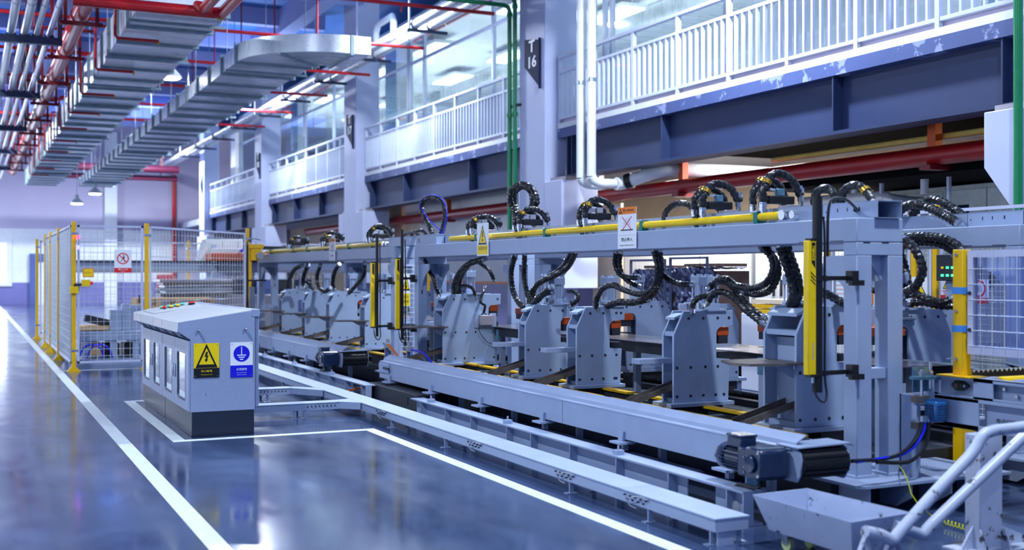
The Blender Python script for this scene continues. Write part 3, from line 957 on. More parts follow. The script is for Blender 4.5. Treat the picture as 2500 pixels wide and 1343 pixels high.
# ---------------------------------------------------------------- C frame presses
def press(y, gap, xl, xr, zb, zt, label, mirror=False, chute=True, shelf='bar', cyl=True, die=-.02):
    """two C shaped plates with the throat on the table side; mirror for the rear row"""
    t = thing('c_frame_press', ((xl + xr) / 2, y + gap / 2, .30), label, 'press', 'C frame presses')
    M = (lambda x: xl + xr - x) if mirror else (lambda x: x)
    w, h = xr - xl, zt - zb
    out = [(xl, zb), (xl, zt - .19), (xl + .095, zt), (xr, zt), (xr, zt - .125), (xr - .10, zt - .13)]
    for q in range(7):
        an = math.pi / 2 + q * math.pi / 2 / 6
        out.append((xr - .10 + .06 * math.cos(an), zt - .19 + .06 * math.sin(an)))
    out += [(xr - .16, zt - .385), (xr - .03, zt - .395), (xr - .045, zb)]
    out = [(M(a), b) for a, b in out]
    for q, yy in enumerate((y, y + gap)):
        pl = MB().prism(out, 'y', yy, yy + .024).build('side_plate', PRESS, t, .003, seg=1)
        if q == 0:
            m = MB()
            for (dx, dz) in [(.14, -.06), (.28, -.06), (.42, -.06), (w - .04, -.06), (.03, -.45), (.16, -.45), (.30, -.45), (.42, -.45), (.03, -h + .05), (.16, -h + .05), (.28, -h + .05), (.40, -h + .05), (w - .09, -h + .05)]:
                x, z = M(xl + dx), zt + dz
                m.ring((x, yy - .001, z), (0, 1, 0), .0075, .005, .003, 12)
                m.cyl((x, yy - .003, z), (x, yy + .002, z), .006, 6)
            m.build('socket_screws', DARK, pl)
    def bx(m, a, b, *r):
        a, b = M(a), M(b)
        return m.box(min(a, b), max(a, b), *r)
    yi, yo = y + .024, y + gap
    bx(MB(), xl + .10, xl + .13, yi, yo, zb + .02, zt - .22).build('back_web', PRESS, t)
    bx(MB(), xl + .012, xr - .17, yi, yo, zt - .20, zt - .165).build('upper_web', PRESS, t)
    MB().prism([(M(xl + .02), zt - .05), (M(xl + .10), zt - .02), (M(xr - .2), zt - .02), (M(xr - .2), zt - .04), (M(xl + .1), zt - .04), (M(xl + .02), zt - .07)], 'y', yi, yo).build('top_web', PRESS, t)
    bx(MB(), xl + .03, xr - .05, yi, yo, zb, zb + .03).build('foot_web', PRESS, t)
    bx(MB(), xl - .06, xr - .02, y - .05, y + gap + .07, zb - .032, zb).build('base_plate', PAINT, t, .004)
    bx(MB(), xl + .02, xr - .1, y, y + gap + .02, .30, zb - .032).build('slide_shoe', DARK, t)
    # upper and lower die in the throat
    d = bx(MB(), xr - .13, xr + die, y + .01 + .02 * (die < 0), y + gap - .005, zt - .205, zt - .135).build('upper_die', ORANGE, t, .004)
    bx(MB(), xr - .12, xr + die - .01, y + .03, y + gap - .01, zt - .27, zt - .205).build('die_plate', DARK, t)
    bx(MB(), xr - .13, xr + die, y + .03, y + gap - .005, zt - .385, zt - .335).build('lower_die', DARK, t)
    if cyl:
        cx, cy = M(xl + .40), y + gap / 2 + .012
        c = MB().lathe((cx, cy, zt - .01), [(.045, 0), (.045, .24)], n=18).build('cylinder', PAINT, t)
        for (za, zb_) in ((zt - .02, zt + .055), (zt + .20, zt + .275)):
            MB().box(cx - .062, cx + .062, cy - .062, cy + .062, za, zb_).build('cylinder_head', PAINT, c, .004)
        m = MB()
        for sx in (-.047, .047):
            for sy in (-.047, .047):
                m.cyl((cx + sx, cy + sy, zt + .05), (cx + sx, cy + sy, zt + .285), .009, 8)
                m.cyl((cx + sx, cy + sy, zt + .275), (cx + sx, cy + sy, zt + .292), .015, 6)
        m.build('tie_rods', PAINT, c)
        MB().cyl((M(xl + .345), cy, zt + .03), (M(xl + .30), cy, zt + .03), .014, 8).cyl((M(xl + .30), cy, zt + .02), (M(xl + .30), cy, zt + .06), .02, 6).build('port_fitting', STEELR, c)
        bx(MB(), xl + .30, xl + .50, y - .02, y + gap + .045, zt - .004, zt + .012).build('cylinder_plate', PAINT, t)
    zs = zt - .385
    if shelf == 'bar':
        s = bx(MB(), xl - .30, xl + .02, y + .028, y + .028 + min(.12, gap - .03), zs - .03, zs + .012).build('scrap_shelf', PAINT, t, .003)
    elif shelf == 'plate':
        s = MB().prism([(M(xl - .40), y - .02), (M(xl - .02), y - .10), (M(xl + .03), y - .10), (M(xl + .03), y + gap + .02), (M(xl - .36), y + gap + .02), (M(xl - .46), y + .12)], 'z', zs - .005, zs + .012).build('scrap_shelf', GREASE, t)
        MB().prism([(M(xl), zs - .005), (M(xl - .18), zs - .005), (M(xl), zs - .10)], 'y', y + .03, y + .045).build('shelf_bracket', PAINT, s)
    if chute:
        a, b = Vector((M(xl + .16), y + gap / 2 + .012, zb + .15)), Vector((M(4.68), y + gap / 2 - .03, .43))
        if mirror:
            b = Vector((M(xl - .35), y + gap / 2 - .1, .40))
        cw = min(.13, gap - .05)
        m = MB().bar(a, b, cw, .006)
        R = (b - a).cross(Vector((0, 0, 1))).normalized() * cw / 2
        for sg in (-1, 1):
            m.bar(a + R * sg + Vector((0, 0, .018)), b + R * sg + Vector((0, 0, .018)), .005, .045)
        m.build('scrap_chute', GREASE, t)
    return t


PR = [(6.2, .34, 5.05, 5.56, .405, 1.225, 'plate', 'nearest front C frame press, right beside the near gantry leg'),
      (7.694, .15, 5.05, 5.62, .42, 1.148, 'bar', 'second front C frame press from the right end of the line'),
      (9.302, .18, 5.05, 5.56, .42, 1.138, 'bar', 'third front C frame press from the right, close to its left neighbour'),
      (10.376, .15, 5.05, 5.61, .42, 1.13, 'bar', 'fourth front C frame press, left of the close pair'),
      (12.6, .28, 5.05, 5.80, .39, 1.20, 'plate', 'front C frame press carrying a small connector box on its face')]
for i, (y, g, xl, xr, zb, zt, sh, lab) in enumerate(PR):
    press(y, g, xl, xr, zb, zt, lab, shelf=sh)
RR = [(6.72, .3, 6.40, 7.0, .42, 1.17, 'rear press with a plain flank and tube handle, right of the gantry end'),
      (7.95, .15, 6.32, 6.9, .42, 1.15, 'second rear press from the right, across the steel sheet'), (9.35, .18, 6.32, 6.9, .42, 1.15, 'third rear press from the right, across the steel sheet'),
      (10.6, .16, 6.32, 6.95, .42, 1.15, 'fourth rear press, its orange die above the bright sheet edge'), (12.7, .28, 6.32, 6.95, .42, 1.15, 'rear press behind the one with the connector box')]
for i, (y, g, xl, xr, zb, zt, lab) in enumerate(RR):
    p = press(y, g, xl, xr, zb, zt, lab, mirror=True, chute=False, shelf='none', die=.15)
    if i == 0:
        m = MB().cyl((6.42, 6.70, 1.10), (6.60, 6.70, 1.10), .012, 10)
        for x in (6.43, 6.59):
            m.cyl((x, 6.70, 1.10), (x, 6.73, 1.10), .018, 10)
        m.build('tube_handle', STEELR, p)
# far machine: pixel of the left bottom corner of each near plate
FR = [(905, 805, .22, 'plate', 'rightmost press of the left machine, behind the twin light curtains'), (800, 832, .20, 'plate', 'left machine press with four tall shadow stripes, left of the light curtains'),
      (745, 800, .18, 'plate', 'left machine press second from its left end'), (680, 790, .2, 'plate', 'leftmost press of the left machine, with a white connector box')]
FY = [15.55, 17.3, 18.75, 20.3]
for (y, (px, py, g, sh, lab)) in zip(FY, FR):
    press(y, g, 5.05, 5.66, .40, 1.16, lab, shelf=sh)
for q, y in enumerate((15.7, 17.5, 19.0, 20.5)):
    press(y, .18, 6.32, 6.92, .40, 1.16, 'rear press of the left machine, ' + ['first', 'second', 'third', 'fourth'][q] + ' from the right', mirror=True, chute=False, shelf='none', die=.15)

# connector boxes on two presses
for (y, x0, x1, z0, z1, col, lab) in ((12.6, 5.50, 5.68, .83, .95, MATS['anodised_valve_block'], 'small grey connector box bolted to the press face, black cable above'),
                                      (20.3, 5.40, 5.62, .80, .95, WHITE, 'small white connector box with blue hose on the leftmost press')):
    t = thing('connector_box', ((x0 + x1) / 2, y - .045, z0), lab, 'connector box', 'connector boxes on the presses')
    MB().box(x0, x1, y - .085, y - .022, z0, z1).build('body', col, t, .004)
    MB().box(x0 - .05, x1 + .05, y - .022, y - .002, z0 - .03, z1 + .02).build('mounting_plate', BLUEF if y > 15 else PAINT, t)
    m = MB()
    for k in range(3):
        m.cyl((x0 + .03 + k * .045, y - .055, z1), (x0 + .03 + k * .045, y - .055, z1 + .02), .011, 8)
    m.build('cable_glands', BLACK, t)
    if y < 15:
        MB().tube(spline([(x0 + .05, y - .055, z1 + .02), (x0 + .06, y - .07, z1 + .12), (x0 + .0, y - .08, 1.1), (x0 + .06, y - .03, 1.24), (x0 + .14, y + .1, 1.30)]), .016, 8, rib=.1).build('cable', RUBBER, t)
        MB().tube(spline([(x0 - .0, y - .04, z0 + .02), (x0 + .0, y - .05, z0 - .08), (x0 + .10, y - .05, z0 - .20), (x0 + .24, y - .05, z0 - .24), (x0 + .34, y - .02, z0 - .20)]), .004, 6).build('sensor_lead', BLACK, t)
    else:
        MB().tube(spline([(x1 - .03, y - .055, z1), (x1 + .02, y - .07, z1 + .12), (x1, y - .06, 1.12), (x1 - .08, y + .02, 1.28), (x1 - .2, y + .12, 1.26)]), .02, 8, rib=.1).build('cable', RUBBER, t)
        MB().tube(spline([(x0 + .03, y - .04, z0), (x0 + .05, y - .06, z0 - .15), (x0 + .15, y - .05, z0 - .38)]), .006, 6).build('air_line', BLUEH, t)

# ---------------------------------------------------------------- steel sheet table between the rows
for (y0, y1, nm) in ((5.95, 12.95, 'near'), (14.2, 21.3, 'left')):
    t = thing('sheet_table', (5.98, (y0 + y1) / 2, .24), 'long steel sheet on a support table between the ' + nm + ' press rows', 'sheet table', 'sheet tables')
    MB().box(5.68, 6.28, y0, y1, .806, .812).build('steel_sheet', SHEET, t)
    for x in (5.72, 6.19):
        MB().box(x, x + .06, y0, y1, .70, .806).build('side_rail', DARK, t)
    for k in range(6):
        y = y0 + .3 + k * (y1 - y0 - .7) / 5
        MB().box(5.78, 5.84, y, y + .06, .24, .806).build('leg', PAINT, t)
        MB().box(6.13, 6.19, y, y + .06, .24, .806).build('leg', PAINT, t)
        MB().box(5.70, 5.72, y - .1, y - .03, .64, .78).build('zinc_clamp', ZINC, t)

# ---------------------------------------------------------------- scrap conveyors in front
PROF = [(4.25, .258), (4.25, .446), (4.262, .452), (4.285, .450), (4.292, .476), (4.365, .515), (4.367, .512), (4.30, .472), (4.62, .47), (4.62, .258)]


def conveyor(y0, y1, lab):
    t = thing('scrap_conveyor', (4.43, (y0 + y1) / 2, .18), lab, 'conveyor', 'scrap conveyors')
    MB().prism([(4.25, .258), (4.25, .446), (4.62, .446), (4.62, .258)], 'y', y0 + .12, y1).build('trough', PAINT, t, .004)
    MB().prism([(4.247, .440), (4.247, .449), (4.262, .455), (4.285, .453), (4.292, .478), (4.362, .517), (4.365, .513), (4.298, .473), (4.29, .449)], 'y', y0 + .02, y1 - .03).build('deflector_lip', PAINT, t)
    MB().box(4.37, 4.58, y0 + .10, y1, .4465, .452).build('belt', BLACK, t)
    L = y1 - y0
    MB().box(4.249, 4.2495, y0 + L * .385, y0 + L * .385 + .004, .26, .445).build('joint', DARK, t)
    for k in range(6):
        y = y0 + .62 + k * (L - 1.0) / 5
        MB().box(4.225, 4.249, y - .03, y + .03, .245, .315).box(4.17, 4.30, y - .09, y + .06, .232, .247).build('bracket', PAINT, t)
        MB().box(4.235, 4.275, y - .03, y + .01, .18, .232).build('lug', PAINT, t)
        MB().box(4.55, 4.6, y - .03, y + .01, 0, .258).build('stand', PAINT, t)
    # open delivery end with the belt drum
    for x in (4.26, 4.60):
        MB().prism([(y0 + .12, .258), (y0 + .12, .455), (y0 + .0, .455), (y0 - .05, .43), (y0 - .06, .39), (y0 - .05, .30), (y0 - .02, .258)], 'x', x, x + .012).build('end_cheek', PAINT, t)
    MB().cyl((4.275, y0 - .0, .362), (4.60, y0 - .0, .362), .082, 12).build('belt_drum', BLACK, t)
    m = MB()
    for k in range(12):
        an = k * math.pi / 6
        m.bar((4.28, y0 - .0 + .085 * math.cos(an), .362 + .085 * math.sin(an)), (4.595, y0 - .0 + .085 * math.cos(an), .362 + .085 * math.sin(an)), .012, .012)
    m.build('drum_bars', BLACK, t)
    MB().prism([(4.24, .455), (4.24, .462), (4.62, .47), (4.66, .45), (4.655, .445), (4.62, .462)], 'y', y0 - .06, y0 + .14).build('end_hood', PAINT, t)
    MB().box(4.23, 4.25, y1 - .35, y1 - .03, .33, .43).build('tension_box', PAINT, t, .003)
    MB().cyl((4.22, y1 - .40, .385), (4.22, y1 - .22, .385), .011, 8).build('tension_bolt', BLACK, t)
    return t


conveyor(5.25, 12.55, 'long grey scrap conveyor with a sloped lip running along the front of the machine')
conveyor(14.1, 19.9, 'grey scrap conveyor of the left machine, behind the control cabinet')


def gear_motor(y, lab):
    t = thing('gear_motor', (4.14, y + .25, .2), lab, 'gear motor', 'navy gear motors on the scrap conveyors')
    x = 4.13
    g = MB().prism([(y, .285), (y, .435), (y + .03, .455), (y + .13, .455), (y + .15, .44), (y + .15, .29), (y + .13, .272), (y + .02, .272)], 'x', x - .095, 4.235).build('gearbox', NAVY, t, .012)
    MB().lathe((x - .096, y + .085, .36), [(.052, -.012), (.046, -.018), (.02, -.016), (.0, -.014)], (1, 0, 0), 20).build('output_cover', NAVY, g)
    m = MB()
    for yy in (y + .01, ):
        for zz in (.30, .43):
            m.cyl((x - .10, yy + .008, zz), (x - .088, yy + .008, zz), .009, 8)
    for k in range(4):
        m.box(x - .1, 4.2, y + .145, y + .15, .30 + k * .03, .31 + k * .03)
    m.build('gearbox_bolts', STEELR, g)
    MB().box(x - .08, x + .085, y + .15, y + .235, .275, .44).build('adapter', NAVY, t, .012)
    c = (x, y + .235, .357)
    b = MB().cyl(c, (x, y + .40, .357), .066, 24).build('motor_body', NAVY, t)
    m = MB()
    for k in range(24):
        an = k * math.pi / 12
        d = Vector((math.cos(an), 0, math.sin(an)))
        m.bar(Vector((x, y + .24, .357)) + d * .071, Vector((x, y + .395, .357)) + d * .071, .004, .016, d)
    m.build('cooling_fins', NAVY, b)
    MB().lathe((x, y + .395, .357), [(.082, 0), (.084, .05), (.074, .078), (.0, .08)], (0, 1, 0), 8).build('fan_cover', NAVY, t, .006)
    tb = MB().box(x - .06, x + .055, y + .225, y + .365, .425, .492).build('terminal_box', NAVY, t, .01)
    MB().box(x - .065, x + .06, y + .22, y + .37, .488, .503).build('terminal_lid', NAVY, tb, .006)
    MB().cyl((x - .02, y + .365, .455), (x - .02, y + .395, .455), .012, 8).build('cable_gland', BLACK, tb)
    MB().tube(spline([(x - .03, y + .10, .272), (x - .05, y + .05, .235), (x - .06, y + .10, .222), (x - .05, y + .22, .216), (x - .05, y + .30, .19), (x - .06, y + .32, .05)]), .011, 8).build('cable', BLACK, t)
    MB().box(x - .04, x + .04, y + .20, y + .21, .19, .275).build('support_plate', ZINC, t)
    return t


gear_motor(5.27, 'navy gear motor on the near end of the front scrap conveyor')
gear_motor(14.1, 'navy gear motor at the end of the left scrap conveyor, above the trays')

# ---------------------------------------------------------------- low I beam base frames
def base_frame(y0, y1, lab):
    t = thing('steel_sleeper', (4.06, (y0 + y1) / 2, 0), lab, 'base beam', 'I beam bases')
    MB().box(4.0, 4.14, y0, y1, .188, .2).build('top_flange', PAINT, t)
    MB().box(4.0, 4.14, y0, y1, 0, .012).build('bottom_flange', PAINT, t)
    hole = y0 + .36
    m = MB().box(4.066, 4.074, y0, hole, .012, .188).box(4.066, 4.074, hole + .30, y1, .012, .188)
    m.box(4.066, 4.074, hole, hole + .30, .012, .05).box(4.066, 4.074, hole, hole + .30, .165, .188)
    m.build('web', PAINT, t)
    y = y0 + .02
    for k, d in enumerate((0.0, .16, .78, 1.43, 2.1, 2.75, 3.2, 3.95, 4.55, 5.2, 6.0, 6.7)):
        if y0 + d > y1 - .05:
            break
        MB().box(4.004, 4.066, y0 + d, y0 + d + .012, .012, .188).build('stiffener', PAINT, t)
    for k, d in enumerate((1.45, 3.25, 5.0)):
        if y0 + d < y1:
            MB().box(4.02, 4.08, y0 + d, y0 + d + .06, .2, .232).cyl((4.05, y0 + d + .03, .232), (4.05, y0 + d + .03, .262), .008, 6).build('levelling_lug', PAINT, t)
    MB().ring((4.003, y0 + .07, .10), (1, 0, 0), .03, .006, .004, 16).cyl((4.002, y0 + .07, .1), (4.008, y0 + .07, .1), .03, 16).build('lifting_hole', SIGNG, t)
    return t


base_frame(5.38, 10.85, 'low grey I beam base frame with stiffeners behind the front cable tray')
base_frame(12.3, 19.7, 'low grey I beam base frame of the left machine')
for q, (y0, y1) in enumerate(((10.9, 12.25),)):
    t = thing('ballast_box', (4.2, (y0 + y1) / 2, 0), 'dark steel box with a slot between both base frames', 'steel box')
    MB().box(4.12, 4.9, y0 + .1, y1 + .3, 0, .21).build('body', DARK, t, .01)
    MB().box(4.115, 4.12, y0 + .35, y0 + .75, .08, .16).build('slot', BLACK, t)

# ================================================================ control cabinets
CX0, CYN = 1.772, 10.40
lip_t, lip_b = atY(435, 787, CYN), atY(434, 811, CYN)
chin, topb = atY(465, 831, CYN), atY(627, 757, CYN)
XB = 2.345


def cab_prof(d=0.0):
    return [(CX0, .22), (CX0, chin.z), (lip_b.x, lip_b.z), (lip_t.x, lip_t.z), (XB, topb.z), (XB, .22)]


def top_z(x):
    return lip_t.z + (x - lip_t.x) * (topb.z - lip_t.z) / (XB - lip_t.x)


def cabinet(y0, y1, lab, near):
    t = thing('control_cabinet', ((CX0 + XB) / 2, (y0 + y1) / 2, 0), lab, 'control cabinet', 'sloped control cabinets')
    P = cab_prof()
    P = [(p[0], p[1] - (.004 if i in (3, 4) else 0)) for i, p in enumerate(P)]
    MB().prism(P, 'y', y0, y0 + .004).build('end_panel', CABG, t)
    MB().prism(P, 'y', y1 - .004, y1).build('end_panel', CABG, t)
    MB().box(XB - .004, XB, y0, y1, .22, topb.z - .01).build('back_panel', CABG, t)
    MB().box(CX0 + .02, XB, y0 + .004, y1 - .004, .22, .225).build('bottom_panel', CABG, t)
    MB().box(CX0 + .15, CX0 + .17, y0 + .004, y1 - .004, .225, .86).build('reflection_backing', WHITE, t)  # white board added to imitate bright reflections in the door windows
    MB().prism([(CX0, chin.z), (lip_b.x, lip_b.z), (lip_b.x, lip_b.z + .004), (CX0, chin.z + .004)], 'y', y0, y1).build('chin_panel', CABG, t)
    MB().prism([(lip_b.x - .004, lip_b.z - .004), (lip_t.x - .004, lip_t.z), (XB - .02, topb.z + .004), (XB - .02, topb.z - .012), (lip_t.x + .012, lip_t.z - .016), (lip_b.x + .01, lip_b.z - .004)], 'y', y0 + .002, y1 - .002).build('desk_top', CABTOP, t, .003)
    MB().box(XB - .035, XB + .04, y0 - .004, y1 + .004, topb.z - .06, topb.z + .006).build('rear_cap', CABG, t, .003)
    MB().box(XB, XB + .035, y0 + .02, y1 - .02, .24, topb.z - .06).build('rear_door', CABG, t, .003)
    MB().box(CX0 + .012, XB - .01, y0 + .003, y1 - .003, 0, .22).build('plinth', PLINTH, t, .004)
    h = (y1 - y0) / 2
    for s in range(2):
        a, b = y0 + s * h + .004, y0 + (s + 1) * h - .004
        z0, z1 = .228, chin.z - .006
        wa, wb, wz0, wz1 = a + h * .20, b - h * .20, .30, .735
        x0, x1 = CX0 - .018, CX0 - .002
        m = MB().box(x0, x1, a, b, z0, wz0).box(x0, x1, a, b, wz1, z1).box(x0, x1, a, wa, wz0, wz1).box(x0, x1, wb, b, wz0, wz1)
        c = .035
        for (yy, zz, sy, sz) in ((wa, wz0, 1, 1), (wb, wz0, -1, 1), (wa, wz1, 1, -1), (wb, wz1, -1, -1)):
            m.prism([(yy, zz), (yy + sy * c, zz), (yy + sy * c * .3, zz + sz * c * .3), (yy, zz + sz * c)], 'x', x0, x1)
        d = m.build('door', CABG, t)
        MB().box(x0 + .008, x0 + .012, wa - .01, wb + .01, wz0 - .01, wz1 + .01).build('window_pane', CABGL, d)
        g = MB()
        for (p, q, r, w) in ((wa, wb, wz0, .006), (wa, wb, wz1 - .006, .006)):
            g.box(x0 - .003, x0, p + .02, q - .02, r, r + w)
        for yy in (wa, wb - .006):
            g.box(x0 - .003, x0, yy, yy + .006, wz0 + .02, wz1 - .02)
        g.build('window_gasket', SIGNG, d)
        hy = b - .05 if s == 0 else a + .05
        MB().box(x0 - .012, x0, hy - .012, hy + .012, .48, .60).build('latch', STEELR, d, .004)
        m = MB()
        for k in range(3):
            zz = .36 + .13 * k
            m.tube(spline([(CX0 + .08, a + .06, zz + .02), (CX0 + .07, a + h * .3, zz - .03), (CX0 + .075, a + h * .5, zz + .05), (CX0 + .07, a + h * .7, zz - .02), (CX0 + .08, b - .06, zz + .03)], .03), .022, 7)
        w = m.build('reflection_squiggles', SIGNW, t)  # white loops stand in for the squiggly reflection in the door windows
        for (zz, hh) in ((.26, .06), (.62, .07)):
            MB().box(CX0 + .10, CX0 + .15, a + .08, b - .08, zz, zz + hh).build('terminal_row', SIGNG, t)
    MB().box(lip_t.x - .008, lip_t.x - .004, y0 + h * 1.2, y0 + h * 1.75, lip_b.z + .012, lip_t.z - .02).build('name_plate', PINKB, t)
    if near:
        for px, py in ((484, 807), (598, 803)):
            p = atY(px, py, y0)
            e = MB().cyl((p.x, y0 - .02, p.z - .012), (p.x, y0, p.z - .012), .009, 10).ring((p.x, y0 - .032, p.z), (1, 0, 0), .011, .008, .010, 16)
            e.build('lifting_eye', STEELR, t)
        MB().box(1.905, 1.909, y0 - .0008, y0, .36, .385).build('scratch', DARK, t)
    for k in range(3):
        MB().rbox((CX0 - .055, y0 + h * .1 + k * h * .62, (chin.z + lip_b.z) / 2 - .004), (.05, .05, .006), Matrix.Rotation(math.atan2(lip_b.z - chin.z, lip_b.x - CX0) * -1 + math.pi, 3, 'Y')).build('vent_slot', BLACK, t)
    return t


YM = 11.92
cab1 = cabinet(CYN, YM - .006, 'sloped grey control cabinet with warning and earthing signs on its end', True)
cab2 = cabinet(YM + .006, 13.38, 'second sloped grey control cabinet, carrying the buttons on its top', False)


def on_top(px, py, lift=0.0):
    """the place on the sloping cabinet top seen at a pixel"""
    lo, hi = 10.4, 13.4
    for _ in range(40):
        y = (lo + hi) / 2
        p = atY(px, py, y)
        if p.z > top_z(p.x) + lift:
            lo = y
        else:
            hi = y
    return atY(px, py, y)


# raised button console
t = thing('button_console', (2.0, 12.6, top_z(2.0)), 'low wedge shaped button console on the far control cabinet top', 'button console')
sl = (topb.z - lip_t.z) / (XB - lip_t.x)
m = MB()
pts = [(1.74, 12.35), (1.74, 13.20), (2.22, 13.20), (2.22, 12.35)]
m.add([(x, y, top_z(x) + .005) for x, y in pts] + [(x + (.05 if x < 2 else -.02), y + (.04 if y < 12.6 else -.04), top_z(x) + .03) for x, y in pts],
      [(0, 1, 2, 3), (7, 6, 5, 4), (0, 4, 5, 1), (1, 5, 6, 2), (2, 6, 7, 3), (3, 7, 4, 0)])
m.build('console_plate', CABTOP, t)
for i, (x, y, c) in enumerate([(1.86, 12.50, REDB), (1.93, 12.50, YELB), (2.0, 12.50, YELB), (1.86, 12.64, GRNB), (1.93, 12.64, GRNB), (2.0, 12.64, GRNB), (2.07, 12.64, GRNB), (2.15, 12.56, REDB)]):
    z = top_z(x) + .028
    r = .032 if i == 7 else .02
    p = MB().lathe((x, y, z), [(r * .7, 0), (r * .7, .012), (r, .014), (r, .024), (r * .6, .03)], n=14).build('push_button', c, t)
    MB().ring((x, y, z + .004), (0, 0, 1), r, .006, .008, 14).build('button_bezel', BLACK, p)
MB().box(2.10, 2.16, 12.40, 12.46, top_z(2.1) + .03, top_z(2.1) + .055).build('selector_switch', BLACK, t)

# the two signs on the cabinet end
R, U = (1, 0, 0), (0, 0, 1)


def sign_board(name, x0, x1, y, z0, z1, lab, group=None, m=SIGNW, face='y', name2='board'):
    t = thing(name, ((x0 + x1) / 2, y, z0), lab, 'sign', group)
    return t


YS = CYN - .0035
a, b = atY(473, 839, YS), atY(535, 921, YS)
t = thing('warning_sign', ((a.x + b.x) / 2, YS, b.z), 'yellow and black electric shock warning sign on the cabinet end', 'sign')
w, h = b.x - a.x, a.z - b.z
o = Vector(((a.x + b.x) / 2, YS, (a.z + b.z) / 2))
flat(MB(), o, R, U, rect(-w / 2, w / 2, -h / 2, h / 2), 0, .003).build('board', SIGNY, t)
flat(MB(), o, R, U, rect(-w / 2, w / 2, -h / 2, -h * .22), .003, .0008).build('caption_field', SIGNK, t)


def tri_frame(mb, o, R, U, c, hw, hh, th, off):
    """outlined warning triangle, apex up"""
    def P(s):
        return [(c[0] - hw * s, c[1] - hh * s * .5), (c[0] + hw * s, c[1] - hh * s * .5), (c[0], c[1] + hh * s * .62)]
    A, B = P(1), P(th)
    for i in range(3):
        j = (i + 1) % 3
        flat(mb, o, R, U, [A[i], A[j], B[j], B[i]], off, .0012)
    return mb


def bolt_shape(s, cx, cy):
    return [(cx + px * s, cy + py * s) for px, py in [(-.05, .50), (-.20, -.02), (.0, .06), (-.10, -.22), (-.17, -.19), (-.10, -.50), (.14, -.26), (.05, -.25), (.20, .22), (.02, .12), (.14, .50)]]


m = tri_frame(MB(), o, R, U, (0, h * .10), w * .435, h * .62, .70, .003)
flat(m, o, R, U, bolt_shape(h * .30, 0, h * .10), .003, .0012)
m.build('triangle_symbol', SIGNK, t)
text_mb('当心触电', .022, o + Vector((0, -.0045, -h * .31)), R, U, .0008, sx=1.15).build('caption', SIGNY, t)
text_mb('Warning electric shock', .0105, o + Vector((0, -.0045, -h * .41)), R, U, .0008).build('small_caption', SIGNY, t)


def rivets(t, o, R, U, w, h, d=.015, r=.004, m=None):
    mb = MB()
    r_, u_ = Vector(R), Vector(U)
    n = r_.cross(u_)
    for sx in (-1, 1):
        for sy in (-1, 1):
            c = o + r_ * sx * (w / 2 - d) + u_ * sy * (h / 2 - d)
            mb.cyl(c, c + n * .006, r, 8)
    mb.build('rivets', m or STEELR, t)


rivets(t, o, R, U, w, h)
a, b = atY(562, 836, YS), atY(617, 920, YS)
t = thing('earthing_sign', ((a.x + b.x) / 2, YS, b.z), 'white and blue earthing sign on the cabinet end, right of the yellow one', 'sign')
w, h = b.x - a.x, a.z - b.z
o = Vector(((a.x + b.x) / 2, YS, (a.z + b.z) / 2))
flat(MB(), o, R, U, rect(-w / 2, w / 2, -h / 2, h / 2), 0, .003).build('board', SIGNW, t)
flat(MB(), o, R, U, rect(-w / 2, w / 2, -h / 2, -h * .16), .003, .0008).build('caption_field', SIGNB, t)
flat(MB(), o, R, U, circle(w * .36, 32, 0, h * .17), .003, .0008).build('blue_disc', SIGNB, t)
m = MB()
cy = h * .17
for pts in (rect(-w * .02, w * .02, cy - .02 * h, cy + h * .20), rect(-w * .20, w * .20, cy - h * .055, cy - h * .025), rect(-w * .135, w * .135, cy - h * .115, cy - h * .085), rect(-w * .075, w * .075, cy - h * .175, cy - h * .145)):
    flat(m, o, R, U, pts, .0038, .0008)
m.build('earth_symbol', SIGNW, t)
text_mb('必须接地', .024, o + Vector((0, -.0045, -h * .275)), R, U, .0008).build('caption', SIGNW, t)
text_mb('Must connect at earth', .0095, o + Vector((0, -.0045, -h * .365)), R, U, .0008).build('small_caption', SIGNW, t)
text_mb('terminal to the ground', .0095, o + Vector((0, -.0045, -h * .425)), R, U, .0008).build('small_caption', SIGNW, t)
rivets(t, o, R, U, w, h)

# ================================================================ cable trays on the floor
TZ0, TZ1 = .076, .150


def tray_legs(t, spots, x=None):
    for (lx, ly) in spots:
        MB().box(lx, lx + .03, ly, ly + .012, 0, TZ0).box(lx - .03, lx + .05, ly - .02, ly + .03, 0, .004).build('leg', PAINT, t)


t = thing('cable_tray', (3.68, 11, 0), 'long low grey cable tray on short legs in front of the machines', 'cable tray')
MB().box(3.575, 3.79, 5.05, 21.0, TZ0, TZ1 - .008).build('trough', PAINT, t)
ys = [5.045, 6.02, 8.25, 11.9, 16, 21.005]
for k in range(len(ys) - 1):
    MB().box(3.568, 3.797, ys[k] + .001, ys[k + 1] - .003, TZ1 - .012, TZ1).build('cover', PAINT, t, .003)
tray_legs(t, [(x, y) for y in (5.10, 5.72, 6.69, 8.89, 10.24, 12.6, 14.4, 16.5, 18.5, 20.5) for x in (3.58, 3.75)])
MB().box(3.60, 3.70, 5.06, 5.075, 0, TZ0).build('end_leg', PAINT, t)
for y in (5.85, 6.75, 8.25, 10.5):
    b = MB().cyl((3.575, y - .12, .12), (3.562, y - .12, .12), .006, 6).build('joint_bolt', DARK, t)
    for k in range(1, 9):
        shared(b, (0, k * .03, -.02 * (k % 2)), t)
    MB().tube(spline([(3.568, y - .15, .13), (3.556, y - .08, .14), (3.55, y, .125), (3.552, y + .06, .105), (3.56, y + .05, .07), (3.566, y - .02, .06)], .01), .0035, 6).build('bonding_wire', SIGNG, t)
